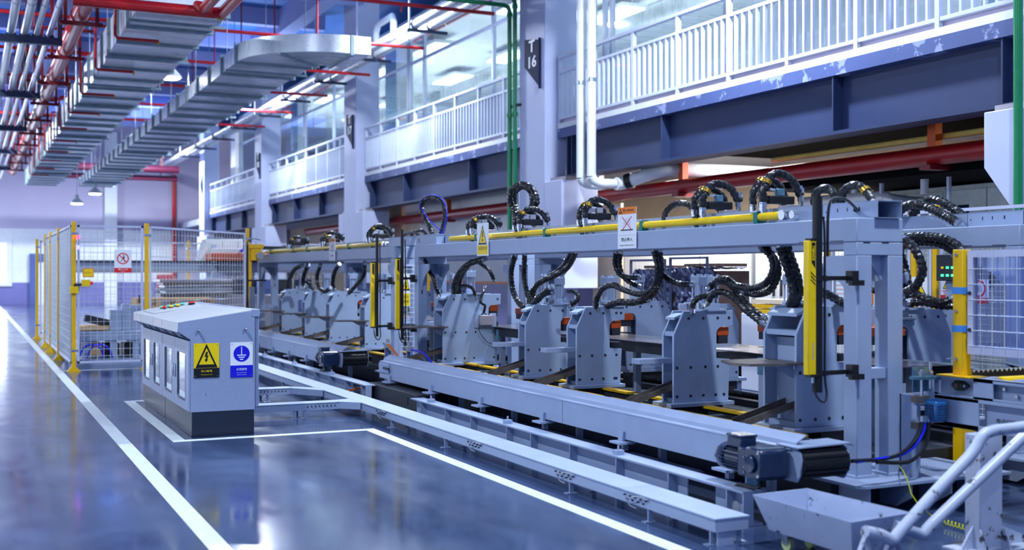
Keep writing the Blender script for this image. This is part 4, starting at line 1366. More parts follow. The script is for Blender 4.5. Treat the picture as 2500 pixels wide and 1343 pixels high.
for (px, py, lab, k) in ((631, 990, 'short cable tray branch from the cabinet back, the nearer of two', 0), (631, 950, 'short cable tray branch from the cabinet back, the farther of two', 1)):
    p = fl(px, py, TZ1)
    t = thing('cable_tray', (3.0, p.y, 0), lab, 'cable tray', 'cable tray branches')
    ya, yb = p.y, p.y + .17
    xe = 3.30 if k else 3.40
    MB().box(2.40, xe, ya, yb, TZ0, TZ1 - .008).build('trough', PAINT, t)
    MB().box(2.40, xe, ya - .006, yb + .006, TZ1 - .012, TZ1).build('cover', PAINT, t, .003)
    dy = -.32 if k else .0
    MB().prism([(xe, ya - .006), (xe, yb + .006), (3.566, yb + dy + .05), (3.566, ya + dy - (.18 if not k else .10))], 'z', TZ0, TZ1).build('angled_joint', PAINT, t, .003)
    b = MB().cyl((xe - .33, ya - .012, .115), (xe - .33, ya + .002, .115), .007, 6).build('joint_bolt', DARK, t)
    for q in range(1, 8):
        shared(b, (q * .04, 0, 0), t)
    tray_legs(t, [(2.93, ya + .01), (3.03, ya + .01), (2.98, yb - .03)])
    MB().tube(spline([(xe + .02, ya - .02, .12), (xe + .06, ya - .05, .07), (xe + .10, ya - .06, .10), (xe + .14, ya - .06, .13)], .01), .004, 6).build('bonding_wire', SIGNG, t)

# ================================================================ light curtains
def curtain(x, y, z0, z1, pz0, pz1, xleg, lab, axis=1, text='', group='safety light curtains'):
    """yellow sensor bar and its black post, held by two arms from a gantry leg; bar faces the camera side"""
    t = thing('light_curtain', (x, y, pz0), lab, 'light curtain', group)
    MB().box(x - (.046 if y < 8 else .034), x + .028, y - .022, y + .022, z0, z1).build('sensor_bar', YELP, t, .004)
    m = MB().box(x - .029, x + .030, y - .024, y + .024, z0 - .014, z0).box(x - .029, x + .030, y - .024, y + .024, z1, z1 + .014)
    m.build('end_caps', BLACK, t)
    MB().box(x + .012, x + .026, y - .0225, y - .0215, z0 + .004, z1 - .004).build('sensor_strip', BLACK, t)
    px = x + .058
    MB().cyl((px, y + .02, pz0), (px, y + .02, pz1), .03 if y < 8 else .019, 14).build('post', BLACK, t)
    for zz in (z0 + .005, z0 + (z1 - z0) * .72):
        c = MB().box(px - .06, px + .05, y - .012, y + .05, zz - .016, zz + .016).bar((px, y + .015, zz), (xleg - .05, y + .03, zz), .03, .026)
        c.box(xleg - .075, xleg + .02, y - .035, y + .0, zz - .045, zz - .012).box(xleg - .07, xleg - .02, y - .03, y + .03, zz - .03, zz + .045)
        c.build('clamp_arm', BLACK, t)
    m = MB()
    for k in range(3):
        zz = z1 - .20 - k * .022
        flat(m, (x, y - .022, zz), (1, 0, 0), (0, 0, 1), [(-.026, .018), (-.026, .008), (.008, -.022), (.008, -.012)], 0, .0008)
    flat(m, (x, y - .022, z1), (1, 0, 0), (0, 0, 1), [(-.02, -.01), (.008, -.01), (.008, -.165), (-.02, -.13)], 0, .0008)
    m.build('stripe_label', SIGNK, t)
    if text:
        text_mb(text, .026, (x - .006, y - .0235, z1 - .075), (0, 0, 1), (-1, 0, 0), .0008, bold=.0006).build('maker_mark', SIGNY, t)
        m = MB()
        for k in range(9):
            flat(m, (x - .008, y - .022, z0 + .09), (1, 0, 0), (0, 0, 1), rect(-.006, .006, k * .012, k * .012 + .006), 0, .0006)
        m.build('rating_label', SIGNG, t)
    MB().tube(spline([(x + .01, y, z0 - .014), (x + .012, y, z0 - .06), (x + .02, y - .02, z0 - .13), (px, y - .04, z0 - .165), (px + .03, y - .03, z0 - .12), (px + .03, y - .012, z0), (px + .032, y - .01, z0 + .3), (px + .03, y - .01, z1), (px + .03, y, pz1 - .12)]), .007, 6).build('cable', BLACK, t)
    MB().cyl((x + .008, y, z0 - .05), (x + .008, y, z0 - .012), .011, 8).build('connector', STEELR, t)
    return t


p1, p2 = atY(1982, 588, 5.44), atY(1982, 915, 5.44)
q1, q2 = atY(2008, 480, 5.44), atY(2008, 958, 5.44)
curtain(p1.x, 5.44, p2.z, p1.z, q2.z, q1.z, 4.9, 'large yellow light curtain on a black post beside the near gantry leg', text='SONELI')
t = thing('sensor_cable', (4.9, 5.42, 1.7), 'thin black cable arching from the near light curtain post to the trunking', 'cable')
MB().tube(spline([(q1.x + .03, 5.43, 1.55), (q1.x + .032, 5.43, 1.78), (q1.x + .06, 5.44, 1.88), (q1.x + .12, 5.46, 1.905), (q1.x + .22, 5.5, 1.905), (q1.x + .29, 5.52, 1.88), (5.0, 5.56, 1.845), (5.03, 5.60, 1.845)]), .009, 8).build('cable', BLACK, t)
MB().cyl((5.0, 5.575, 1.845), (5.038, 5.61, 1.845), .014, 10).build('plug', BLACK, t)
for (px, yy, zt, zb, pt, pb, lab) in ((972, 13.10, 632, 803, 560, 830, 'yellow light curtain at the left end of the front gantry'),
                                      (911, 13.93, 642, 798, 570, 822, 'yellow light curtain on the right end of the left gantry')):
    p1, p2 = atY(px, zt, yy), atY(px, zb, yy)
    q1, q2 = atY(px, pt, yy), atY(px, pb, yy)
    curtain(p1.x, yy, p2.z, p1.z, q2.z, q1.z, 4.9, lab)

# ================================================================ yellow header pipes with clamps, signs on the beams
HX, HZ, HR = 4.945, 1.838, .028
for (xa, xb, cl, lab) in ((1100, 1905, (1166, 1335, 1572, 1852), 'long yellow hydraulic header pipe on the front gantry beam'),
                          (735, 936, (752, 853), 'yellow hydraulic header pipe on the left gantry beam'),):
    y1, y0 = atX(xa, 580, HX).y, atX(xb, 527, HX).y
    if xa == 735:
        y1 = 21.2
    t = thing('header_pipe', (HX, (y0 + y1) / 2, BEAMZ1), lab, 'pipe', 'yellow header pipes')
    MB().cyl((HX, y0, HZ), (HX, y1, HZ), HR, 16).lathe((HX, y1, HZ), [(HR, 0), (HR * .8, .012), (0, .02)], (0, 1, 0), 16).build('pipe', YELP, t)
    MB().cyl((HX, y0 - .10, HZ), (HX, y0, HZ), .025, 12).cyl((HX - .03, y0 - .045, HZ + .002), (HX + .02, y0 - .045, HZ + .002), .034, 20).cyl((HX - .02, y0 - .14, HZ), (HX + .02, y0 - .14, HZ), .027, 20).build('end_coupling', STEELR, t)
    ycl = [atX(px, 560, HX).y for px in cl] + ([20.6, 19.0] if xa == 735 else [])
    for y in ycl:
        MB().box(HX - .032, HX + .034, y - .022, y + .022, BEAMZ1, 1.872).build('pipe_clamp', TEAL, t, .003)
        MB().box(HX - .035, HX + .036, y - .018, y + .018, 1.872, 1.878).cyl((HX - .02, y, 1.878), (HX - .02, y, 1.886), .006, 6).cyl((HX + .022, y, 1.878), (HX + .022, y, 1.886), .006, 6).build('clamp_strap', STEELR, t)

RX, UX = Vector((0, -1, 0)), Vector((0, 0, 1))


def beam_sign(px0, py0, px1, py1, lab, kind):
    X = 4.888
    a, b = atX(px0, py0, X), atX(px1, py1, X)
    y0, y1 = max(a.y, b.y), min(a.y, b.y)
    w = y0 - y1
    o = Vector((X, (y0 + y1) / 2, (a.z + b.z) / 2))
    h = a.z - b.z
    t = thing('safety_sign', (X, o.y, b.z), lab, 'sign', 'signs on the gantry beams')
    B = lambda pts, m, nm, off=.003, th=.0008: flat(MB(), o, RX, UX, pts, off, th).build(nm, m, t)
    B(rect(-w / 2, w / 2, -h / 2, h / 2), SIGNW, 'board', 0, .003)
    if kind == 'care':
        B([(-w * .30, -h * .10), (w * .30, -h * .10), (0, h * .40)], SIGNY, 'yellow_field', .003, .0006)
        tri_frame(MB(), o, RX, UX, (0, h * .11), w * .36, h * .54, .80, .0036).build('triangle_symbol', SIGNK, t)
        B(rect(-w * .04, w * .04, h * .06, h * .26), SIGNK, 'exclamation_mark', .0036)
        B(circle(w * .05, 12, 0, -h * .02), SIGNK, 'exclamation_dot', .0036)
        B(rect(-w * .45, w * .45, -h * .46, -h * .18), SIGNY, 'caption_field')
        text_mb('注意安全', h * .12, o + RX * 0 + Vector((-.0045, 0, -h * .28)), RX, UX, .0008, sx=w * .8 / (h * .12 * 4)).build('caption', SIGNK, t)
    else:
        B(rect(-w / 2, w / 2, h * .33, h / 2), SIGNO, 'heading_field')
        tri_frame(MB(), o, RX, UX, (-w * .34, h * .41), w * .10, h * .11, .5, .004).build('small_triangle', SIGNK, t)
        text_mb('警告 WARNING', h * .075, o + Vector((-.0045, -w * .10, h * .415)), RX, UX, .0008, sx=w * .62 / (h * .075 * 7.2)).build('heading', SIGNK, t)
        m = MB()
        for sg in (-1, 1):
            flat(m, o, RX, UX, [(-w * .26 * sg - w * .02, -h * .06), (-w * .26 * sg + w * .02, -h * .06), (w * .26 * sg + w * .02, h * .27), (w * .26 * sg - w * .02, h * .27)], .0036, .0008)
        m.build('red_cross', SIGNR, t)
        m = MB()
        for (cx, hh) in ((-.14, .17), (-.05, .22), (.05, .23), (.14, .19)):
            for e in (-.035, .03):
                flat(m, o, RX, UX, rect(w * (cx + e), w * (cx + e) + w * .008, h * .07, h * (.07 + hh * .75)), .003, .0006)
        for e in (-.18, .18):
            flat(m, o, RX, UX, rect(w * e - w * .004, w * e + w * .004, -h * .12, h * .07), .003, .0006)
        m.build('hand_outline', SIGNG, t)
        B(rect(-w * .33, w * .33, -h * .065, -h * .04), SIGNK, 'black_bar', .0036)
        B(rect(-w * .46, w * .46, -h * .182, -h * .176), SIGNG, 'dividing_line')
        text_mb('禁止伸入', h * .10, o + Vector((-.0045, 0, -h * .29)), RX, UX, .0008, sx=w * .62 / (h * .10 * 4)).build('caption', SIGNK, t)
        text_mb('Danger! Forbid reach into', h * .055, o + Vector((-.0045, 0, -h * .42)), RX, UX, .0008, sx=w * .86 / (h * .055 * 12.4)).build('small_caption', SIGNG, t)
    rivets(t, o, RX, UX, w, h, w * .09, .004)


beam_sign(1165, 546, 1193, 624, 'white sign with a yellow caution triangle on the front gantry beam', 'care')
beam_sign(1509, 508, 1554, 606, 'sign with a red cross over a hand on the front gantry beam', 'reach')
beam_sign(804, 583, 819, 636, 'small sign with a red cross on the left gantry beam', 'reach')

# ================================================================ valve stations and hoses on the gantries
def hose(path, r, lab, clamps=(), name='hydraulic_hose', m=None, step=.012, rib=.10, group='black hydraulic hoses', extra=None):
    r *= 1.3
    P = spline(path, step)
    c = P[len(P) // 2]
    t = thing(name, P[0], lab, 'hose', group)
    MB().tube(P, r, 9, rib=rib, period=3.2).build('hose_body', m or RUBBER, t)
    for fr in clamps:
        i = min(len(P) - 2, max(1, int(fr * len(P))))
        d = (P[i + 1] - P[i - 1]).normalized()
        b = MB().ring(P[i], d, r * 1.04, .005, .028, 14).build('hose_clamp', BRASS, t)
        s = d.cross(Vector((0, 1, 0))).normalized() * (r + .01)
        MB().cyl(P[i] + s + d * .01, P[i] + s - Vector((0, .03, 0)), .004, 6).cyl(P[i] - s, P[i] - s + Vector((0, .02, .015)), .0035, 6).build('clamp_screw', BRASS, b)
    for e, (u, v) in enumerate(((P[0], P[1]), (P[-1], P[-2]))):
        d = (u - v).normalized()
        MB().cyl(u - d * .012, u + d * .022, r * 1.05, 8).cyl(u + d * .02, u + d * .04, r * .8, 6).build('end_fitting', STEELR, t)
    return t


def station(px, H, w, tag_txt, small=True):
    """a valve block on the beam with its two hose arches; px = pixel of the arch foot at the header"""
    y = atX(px, 540, HX).y
    hb = HZ + HR
    m = MB()
    t = thing('valve_block', (5.18, y, BEAMZ1), 'metal valve block with a black solenoid ' + tag_txt, 'valve', 'valve stations')
    MB().box(5.10, 5.25, y - .06, y + .10, BEAMZ1, 1.83).build('base_block', PINKB, t, .003)
    MB().box(5.12, 5.235, y - .045, y + .045, 1.83, 1.925).build('valve_body', PINKB, t, .004)
    s = MB().box(4.985, 5.20, y - .03, y + .03, 1.928, 1.985).build('solenoid', BLACK, t, .008)
    MB().cyl((4.985, y, 1.955), (4.965, y, 1.955), .018, 10).build('solenoid_nut', BLACK, s)
    MB().box(5.06, 5.12, y - .022, y + .022, 1.985, 2.035).build('clear_plug', ZINC if px > 1600 else SIGNG, s, .004)
    MB().cyl((5.12, y + .0, 2.02), (5.02, y + .02, 2.035), .009, 8).build('plug_gland', STEELR, s)
    MB().tube(spline([(5.255, y - .02, 1.965), (5.258, y - .02, 1.90), (5.245, y - .02, 1.865), (5.20, y - .03, 1.86)], .015), .017, 10).cyl((5.255, y - .02, 1.95), (5.255, y - .02, 2.0), .022, 8).build('elbow_fitting', STEELR, t)
    MB().tube(spline([(5.02, y + .02, 2.035), (4.97, y + .03, 2.03), (4.93, y + .05, 1.98), (4.92, y + .06, 1.90), (4.93, y + .04, 1.86)], .02), .006, 6).build('solenoid_cable', BLACK, t)
    MB().cyl((HX, y, HZ), (HX, y, hb + .015), .018, 10).cyl((HX, y, hb + .012), (HX, y, hb + .04), .024, 6).build('tee_fitting', YELP if False else STEELR, t)
    hose([(HX, y, hb + .06), (HX, y, hb + .14), (HX + .012, y, hb + H * .62), (HX + w * .22, y, hb + H * .93), (HX + w * .52, y, hb + H), (HX + w * .82, y - .01, hb + H * .84), (HX + w * 1.0, y - .02, hb + H * .5), (HX + w * 1.02, y - .02, 2.02)], .021,
         'taller front hose arch at the valve ' + tag_txt, (.30,))
    y2 = y + .11
    hose([(HX - .0, y2, hb + .05), (HX, y2, hb + .12), (HX + .01, y2, hb + H * .56), (HX + w * .22, y2, hb + H * .82), (HX + w * .5, y2, hb + H * .88), (HX + w * .78, y2, hb + H * .72), (HX + w * .92, y2, hb + H * .42), (5.18, y2 - .02, 1.90)], .020,
         'shorter rear hose arch at the valve ' + tag_txt, (.33,))
    if small:
        y3 = y + .03
        hose([(5.02, y3 + .18, 1.83), (5.02, y3 + .16, 1.92), (5.06, y3 + .12, 1.97), (5.12, y3 + .06, 1.96), (5.16, y3 + .03, 1.91)], .018, 'small low hose bend under the valve ' + tag_txt)


station(1862, .275, .30, 'nearest the right end of the header pipe', False)
station(1715, .255, .31, 'second from the right end of the header pipe')
station(1428, .24, .29, 'just left of the red cross sign')
station(1268, .225, .30, 'in front of the twin tall hose loops')
station(1152, .205, .32, 'by the yellow caution sign on the front gantry')
station(905, .235, .30, 'at the right end of the left gantry')
station(790, .21, .30, 'in the middle of the left gantry')
station(708, .195, .30, 'leftmost on the left gantry')
for (px, lab) in ((1660, 'low valve hose arch behind the second header valve from the right'),):
    y = atX(px, 520, 5.1).y
    hose([(5.05, y + .14, 1.80), (5.05, y + .13, 1.93), (5.10, y + .06, 2.0), (5.16, y - .04, 1.99), (5.18, y - .1, 1.90)], .019, lab)


def traced(pts, X, r, lab, dx=0.0, **k):
    """hose hanging in the plane of a gantry, drifting dx across it"""
    n = len(pts) - 1
    return hose([atX(px, py, X + dx * i / n) for i, (px, py) in enumerate(pts)], r, lab, **k)


# tall loops and small arches above the beam
traced([(1057, 578), (1048, 550), (1032, 518), (1033, 492), (1055, 481), (1080, 490), (1087, 520), (1084, 548), (1076, 575)], 5.10, .024, 'big teardrop hose loop with a blue air line, left of the caution sign')
t = thing('air_line', atX(1078, 575, 5.08), 'thin blue air line winding along the teardrop hose loop', 'hose')
MB().tube(spline([atX(*p, 5.07) for p in ((1080, 578), (1074, 562), (1050, 540), (1030, 512), (1026, 492), (1045, 477), (1072, 480), (1088, 500), (1090, 530), (1084, 560), (1078, 580))], .02), .006, 6).build('tube', BLUEH, t)
traced([(1262, 565), (1258, 525), (1246, 490), (1250, 462), (1275, 450), (1300, 462), (1310, 490), (1303, 515)], 5.16, .024, 'front one of the twin tall hose loops at the green pipes')
traced([(1275, 568), (1268, 530), (1256, 495), (1258, 470), (1276, 456), (1294, 466), (1300, 490), (1296, 512)], 5.24, .022, 'rear one of the twin tall hose loops at the green pipes')
traced([(980, 584), (990, 572), (1010, 568), (1022, 576), (1024, 586)], 5.2, .016, 'small low hose arch left of the teardrop loop, front one')
traced([(1002, 580), (1012, 566), (1030, 563), (1040, 572), (1044, 582)], 5.24, .016, 'small low hose arch left of the teardrop loop, rear one')
traced([(1988, 510), (1990, 480), (2005, 462), (2025, 462), (2038, 480), (2042, 502)], 5.20, .021, 'small hose arch behind the near light curtain post')
traced([(2052, 500), (2058, 470), (2080, 453), (2105, 458), (2122, 478), (2130, 496)], 5.22, .021, 'hose arch with a brass clamp on the near end of the trunking', clamps=(.75,))
traced([(2190, 530), (2205, 508), (2235, 499), (2275, 510), (2310, 528), (2340, 545)], 6.68, .026, 'front one of two thick hoses arching over the rear gantry end')
traced([(2222, 545), (2230, 520), (2250, 495), (2285, 488), (2325, 508), (2360, 535)], 6.80, .026, 'rear one of two thick hoses arching over the rear gantry end')

# hoses hanging under the beams to the press cylinders
HANG = [([(1598, 614), (1606, 650), (1604, 682), (1588, 710), (1562, 718), (1525, 708), (1495, 696), (1470, 706), (1457, 730), (1455, 752)], 5.16, .02, 'hanging hose sweeping left to the third press from the right, upper one'),
        ([(1609, 614), (1613, 655), (1608, 690), (1585, 725), (1550, 738), (1510, 738), (1482, 748)], 5.2, .023, 'thick hanging hose sweeping left to the third press from the right, lower one'),
        ([(1504, 616), (1502, 645), (1512, 668), (1535, 677), (1562, 678)], 5.28, .018, 'upper short hose left of the thick hanging pair'),
        ([(1515, 616), (1512, 645), (1520, 672), (1540, 690), (1562, 700)], 5.3, .018, 'lower short hose left of the thick hanging pair'),
        ([(1612, 662), (1630, 680), (1650, 690), (1672, 695), (1690, 694)], 5.26, .018, 'short hose running right from the thick hanging pair'),
        ([(1862, 606), (1882, 625), (1888, 655), (1872, 690), (1840, 703), (1800, 698), (1775, 682), (1752, 684), (1736, 698)], 5.2, .02, 'front hanging loop above the second press, running left'),
        ([(1872, 606), (1895, 640), (1898, 675), (1880, 708), (1850, 718), (1822, 714)], 5.24, .02, 'rear hanging loop above the second press'),
        ([(1906, 603), (1918, 640), (1932, 680), (1938, 720), (1928, 750)], 5.18, .026, 'left one of two thick hoses dropping beside the near light curtain'),
        ([(1920, 603), (1934, 640), (1946, 680), (1950, 715), (1938, 745)], 5.22, .026, 'right one of two thick hoses dropping beside the near light curtain'),
        ([(1728, 738), (1742, 718), (1765, 713), (1792, 728), (1822, 758), (1862, 790)], 5.26, .019, 'lower hose running right down to the nearest press'),
        ([(1735, 700), (1752, 688), (1778, 692), (1805, 720), (1832, 752), (1862, 774)], 5.3, .02, 'upper hose running right down to the nearest press'),
        ([(1690, 760), (1692, 742), (1705, 728), (1725, 722), (1745, 722)], 5.22, .018, 'small hose bending down into the second press from the right'),
        ([(1258, 622), (1248, 665), (1254, 715), (1275, 748), (1296, 745), (1320, 722), (1345, 702)], 5.15, .022, 'left hose of the loop hanging behind the fourth press'),
        ([(1281, 622), (1280, 680), (1292, 728), (1310, 735), (1330, 718), (1350, 712)], 5.2, .02, 'inner hose of the loop hanging behind the fourth press'),
        ([(1406, 612), (1398, 632), (1383, 655), (1350, 675), (1318, 690), (1298, 715), (1292, 738)], 5.24, .021, 'front hose sweeping down left from the beam toward the fourth press'),
        ([(1396, 612), (1388, 630), (1370, 655), (1335, 680), (1308, 700), (1300, 725)], 5.3, .02, 'rear hose sweeping down left from the beam toward the fourth press'),
        ([(1395, 745), (1408, 735), (1412, 722), (1400, 712), (1388, 712)], 5.4, .016, 'small hose hook right of the fourth press cylinder'),
        ([(1182, 632), (1140, 648), (1114, 680), (1108, 715), (1115, 735)], 5.15, .024, 'thick hose curling down to the press with the connector box, outer one'),
        ([(1150, 640), (1128, 672), (1120, 700), (1128, 722)], 5.25, .02, 'hose curling down to the press with the connector box, inner one'),
        ([(1168, 640), (1190, 655), (1200, 670), (1206, 682)], 5.35, .018, 'short hose reaching the cylinder of the press with the connector box'),
        ([(1112, 725), (1122, 702), (1140, 698), (1155, 706), (1160, 722)], 5.3, .016, 'low hose coil on top of the press with the connector box'),
        ([(1030, 618), (1045, 655), (1058, 680), (1065, 705), (1072, 722)], 4.98, .018, 'hose slanting down inside the left end of the front gantry'),
        ([(738, 648), (718, 660), (704, 690), (702, 712)], 5.15, .026, 'thick hose dropping to the leftmost press of the left machine'),
        ([(752, 648), (742, 672), (740, 692), (746, 700)], 5.25, .028, 'thick bundled hose left in the left gantry'),
        ([(782, 648), (774, 675), (778, 700), (792, 712), (806, 704)], 5.2, .024, 'U shaped hose hanging in the middle of the left gantry'),
        ([(828, 646), (818, 662), (812, 690), (816, 705)], 5.3, .024, 'hose dropping beside the yellow post in the left gantry'),
        ([(890, 644), (888, 672), (868, 698), (852, 716)], 5.2, .022, 'hose slanting down right in the left gantry'),
        ([(2206, 584), (2232, 606), (2250, 645), (2250, 672), (2235, 700), (2212, 712)], 6.1, .024, 'hose bowing out to the right of the near gantry legs'),
        ([(2205, 580), (2250, 577), (2295, 581), (2330, 594), (2346, 612)], 6.45, .024, 'upper hose under the rear beam end, curving to the yellow post'),
        ([(2205, 598), (2250, 590), (2290, 594), (2318, 606), (2328, 616)], 6.5, .024, 'lower hose under the rear beam end, curving to the yellow post'),
        ([(2190, 598), (2203, 640), (2215, 690), (2222, 740), (2210, 775), (2180, 782), (2140, 770), (2110, 745)], 6.64, .028, 'big hose coil seen through the near gantry end frame'),
        ([(2108, 690), (2130, 705), (2160, 718), (2200, 735)], 6.1, .022, 'hose crossing behind the near gantry end frame'),
        ([(2230, 715), (2260, 728), (2295, 738), (2325, 730)], 6.4, .022, 'upper hose running right behind the yellow post'),
        ([(2225, 738), (2260, 738), (2300, 746), (2330, 746)], 6.5, .024, 'lower hose running right behind the yellow post'),
        ([(1928, 745), (1944, 718), (1970, 706), (2010, 715), (2050, 735), (2085, 752)], 5.3, .022, 'hose arching over the nearest press behind the light curtain')]
for pts, X, r, lab in HANG:
    traced(pts, X, r, lab, dx=.10)

# ================================================================ right foreground: scrap bin, tube barrier, roller conveyor, guard
t = thing('scrap_bin', (3.95, 4.6, 0), 'worn grey open scrap bin on casters under the conveyor end', 'bin')
rim = [Vector((3.75, 4.962, .279)), Vector((3.75, 4.21, .279)), Vector((4.17, 4.25, .279)), Vector((4.13, 4.98, .279))]
bot = [Vector((3.81, 4.90, .10)), Vector((3.81, 4.27, .10)), Vector((4.09, 4.29, .10)), Vector((4.07, 4.92, .10))]
cen = sum(rim, Vector()) / 4
m = MB()
inn = [p + (Vector((cen.x, cen.y, p.z)) - p).normalized() * .007 for p in rim]
inb = [p + (Vector((cen.x, cen.y, p.z)) - p).normalized() * .007 + Vector((0, 0, .004)) for p in bot]
m.add(rim + bot + inn + inb, [(i, (i + 1) % 4, 4 + (i + 1) % 4, 4 + i) for i in range(4)] + [(8 + i, 12 + i, 12 + (i + 1) % 4, 8 + (i + 1) % 4) for i in range(4)] +
      [(i, 8 + i, 8 + (i + 1) % 4, (i + 1) % 4) for i in range(4)] + [(4, 5, 6, 7), (15, 14, 13, 12)])
m.build('pan', BINP, t, smooth=False)
for (x, y) in ((3.87, 4.82), (3.87, 4.36), (4.02, 4.82), (4.02, 4.36)):
    c = MB().box(x - .022, x - .018, y - .02, y + .02, .035, .092).box(x + .018, x + .022, y - .02, y + .02, .035, .092).box(x - .03, x + .03, y - .03, y + .03, .088, .1).build('caster_fork', STEELR, t)
    MB().cyl((x - .014, y, .036), (x + .014, y, .036), .036, 18).build('caster_wheel', mat('caster_wheel_%d%d' % (int(x * 100), int(y * 100)), (196, 208, 150), .5), c)

YB = 4.10
t = thing('tube_barrier', (4.8, 4.3, 0), 'chipped white bent tube barrier with a square post in the right foreground', 'barrier')
for k, (yy, pts) in enumerate(((YB, [(2112, 1298), (2150, 1306), (2178, 1318), (2200, 1295), (2290, 1195), (2372, 1108), (2398, 1066), (2424, 1052), (2470, 1046), (2540, 1036)]),
                               (YB + .14, [(2182, 1284), (2225, 1296), (2252, 1304), (2275, 1280), (2350, 1208), (2440, 1122), (2520, 1046)]))):
    P = [atY(px, py, yy) for px, py in pts]
    MB().tube(spline(P, .02), .0285, 14).build('bent_tube', CHIPW, t)
    e = P[0]
    for s in (-.10, .09):
        MB().bar(e + Vector((0, 0, -.02)), (e.x + s, yy + .02, .0), .03, .006).build('foot_strut', CHIPW, t)
px0, px1 = atY(2392, 1200, 4.36), atY(2448, 1200, 4.36)
MB().box(px0.x, px1.x, 4.36, 4.36 + .1, 0, .61).build('post', CHIPW, t, .006)
MB().box(px0.x - .1, px1.x + .35, 4.30, 4.52, 0, .012).build('foot_plate', CHIPW, t)
for x in (px0.x - .005, px1.x - .01):
    MB().prism([(4.36, .012), (4.30, .012), (4.36, .12)], 'x', x, x + .012).build('foot_gusset', CHIPW, t)
MB().prism([(px0.x, .012), (px0.x - .09, .012), (px0.x, .13)], 'y', 4.40, 4.412).build('side_gusset', CHIPW, t)
MB().prism([(px1.x, .012), (px1.x + .3, .012), (px1.x, .13)], 'y', 4.40, 4.412).build('side_gusset', CHIPW, t)

# roller conveyor feeding toward the camera
XR = 5.40
ZT, ZJ, ZB = .826, .704, .515
yf = atX(2281, 960, XR).y
yn = 2.9


def yx(px):
    return atX(px, 960, XR).y


t = thing('roller_conveyor', (6.0, (yf + yn) / 2, 0), 'grey roller conveyor frame with yellow rollers at the right edge', 'roller conveyor')
m = MB().box(XR, XR + .008, yn, yf, ZT - .022, ZT).box(XR, XR + .008, yn, yf, ZJ, ZJ + .012)
for a, b in ((2281, 2290), (2376, 2424), (2560, 2600)):
    m.box(XR, XR + .008, yx(b), yx(a), ZJ, ZT)
m.box(XR, XR + .06, yn, yf, ZT - .006, ZT)
m.build('upper_channel', PAINT, t)
MB().box(XR + .055, XR + .063, yn, yf, ZJ, ZT - .006).build('inner_web', PAINT, t)
m = MB().box(XR, XR + .01, yn, yf, ZJ - .025, ZJ - .004).box(XR, XR + .01, yn, yf, ZB, ZB + .03).box(XR, XR + .01, yx(2389), yf, ZB, ZJ - .004)
m.build('lower_plate', PAINT, t, .002)
MB().box(XR + .05, XR + .058, yn, yx(2389), ZB, ZJ).build('recess_plate', PAINT, t)
y = yx(2332)
c = MB().prism([(y + .062, .772), (y + .03, .80), (y - .02, .80), (y - .065, .776), (y - .065, .764), (y - .02, .738), (y + .03, .738), (y + .062, .764)], 'x', XR + .03, XR + .055).lathe((XR + .03, y, .769), [(.034, 0), (.03, -.012), (.02, -.014)], (1, 0, 0), 18).build('flange_bearing', mat('dark_green_bearing', (44, 56, 46), .4), t, .003)
MB().cyl((XR + .002, y, .769), (XR + .03, y, .769), .017, 14).build('shaft_end', mat('brown_shaft', (120, 92, 80), .35, .4), c)
for yy in (y - .05, y + .05):
    MB().cyl((XR + .018, yy, .77), (XR + .032, yy, .77), .009, 6).build('flange_bolt', STEELR, c)
for (px, zz) in ((2470, .74), (2440, .775), (2505, .76)):
    MB().cyl((XR + .035, yx(px), zz), (XR + .056, yx(px), zz), .011, 6).build('frame_bolt', STEELR, t)
for k in range(10):
    yy = yf - .36 - k * .20
    r = MB().cyl((XR + .12, yy, .80), (6.5, yy, .80), .034, 16).build('roller', YELP, t)
    MB().cyl((XR + .064, yy, .80), (XR + .12, yy, .80), .036, 16).build('roller_end', MESHF, r)
MB().box(6.5, 6.56, yn, yf, ZB, ZT).build('far_side_frame', PAINT, t)
for (px, py) in ((2356, 1186),):
    p = fl(px, py)
    MB().box(6.14, 6.27, 5.80, 5.88, 0, ZB).build('yellow_leg', YEL, t)
MB().box(XR + .03, XR + .13, 4.35, 4.45, 0, ZB).build('leg', PAINT, t)
MB().box(XR + .03, 6.5, 5.02, 5.07, ZB, ZB + .06).build('cross_member', PAINT, t)
text_mb('电动切换', .034, (XR + .0485, yx(2442), .582), (0, -1, 0), (0, 0, 1), .0008, sx=1.1).build('handwritten_note', SIGNK, t)
t = tag(MB().box(XR + .12, 6.5, 5.19, 5.23, .80, .835).prism([(XR + .12 + k * .02, .835) if k % 2 == 0 else (XR + .12 + k * .02, .855) for k in range(54)] + [(6.5, .82), (XR + .12, .82)], 'y', 5.195, 5.225).build('brush_strip', BLACK), 'black bristle brush strip across the end of the roller conveyor', 'brush')
for k, x in enumerate((5.75, 6.15)):
    t = tag(MB().prism([(5.95, .86), (5.45, .862), (5.34, .845), (5.29, .80), (5.28, .80), (5.325, .842), (5.45, .855), (5.95, .853)], 'x', x, x + .05).build('guide_skid', STEELR), ('left' if k == 0 else 'right') + ' curved bright guide skid leading onto the roller conveyor', 'guide', 'guide skids')

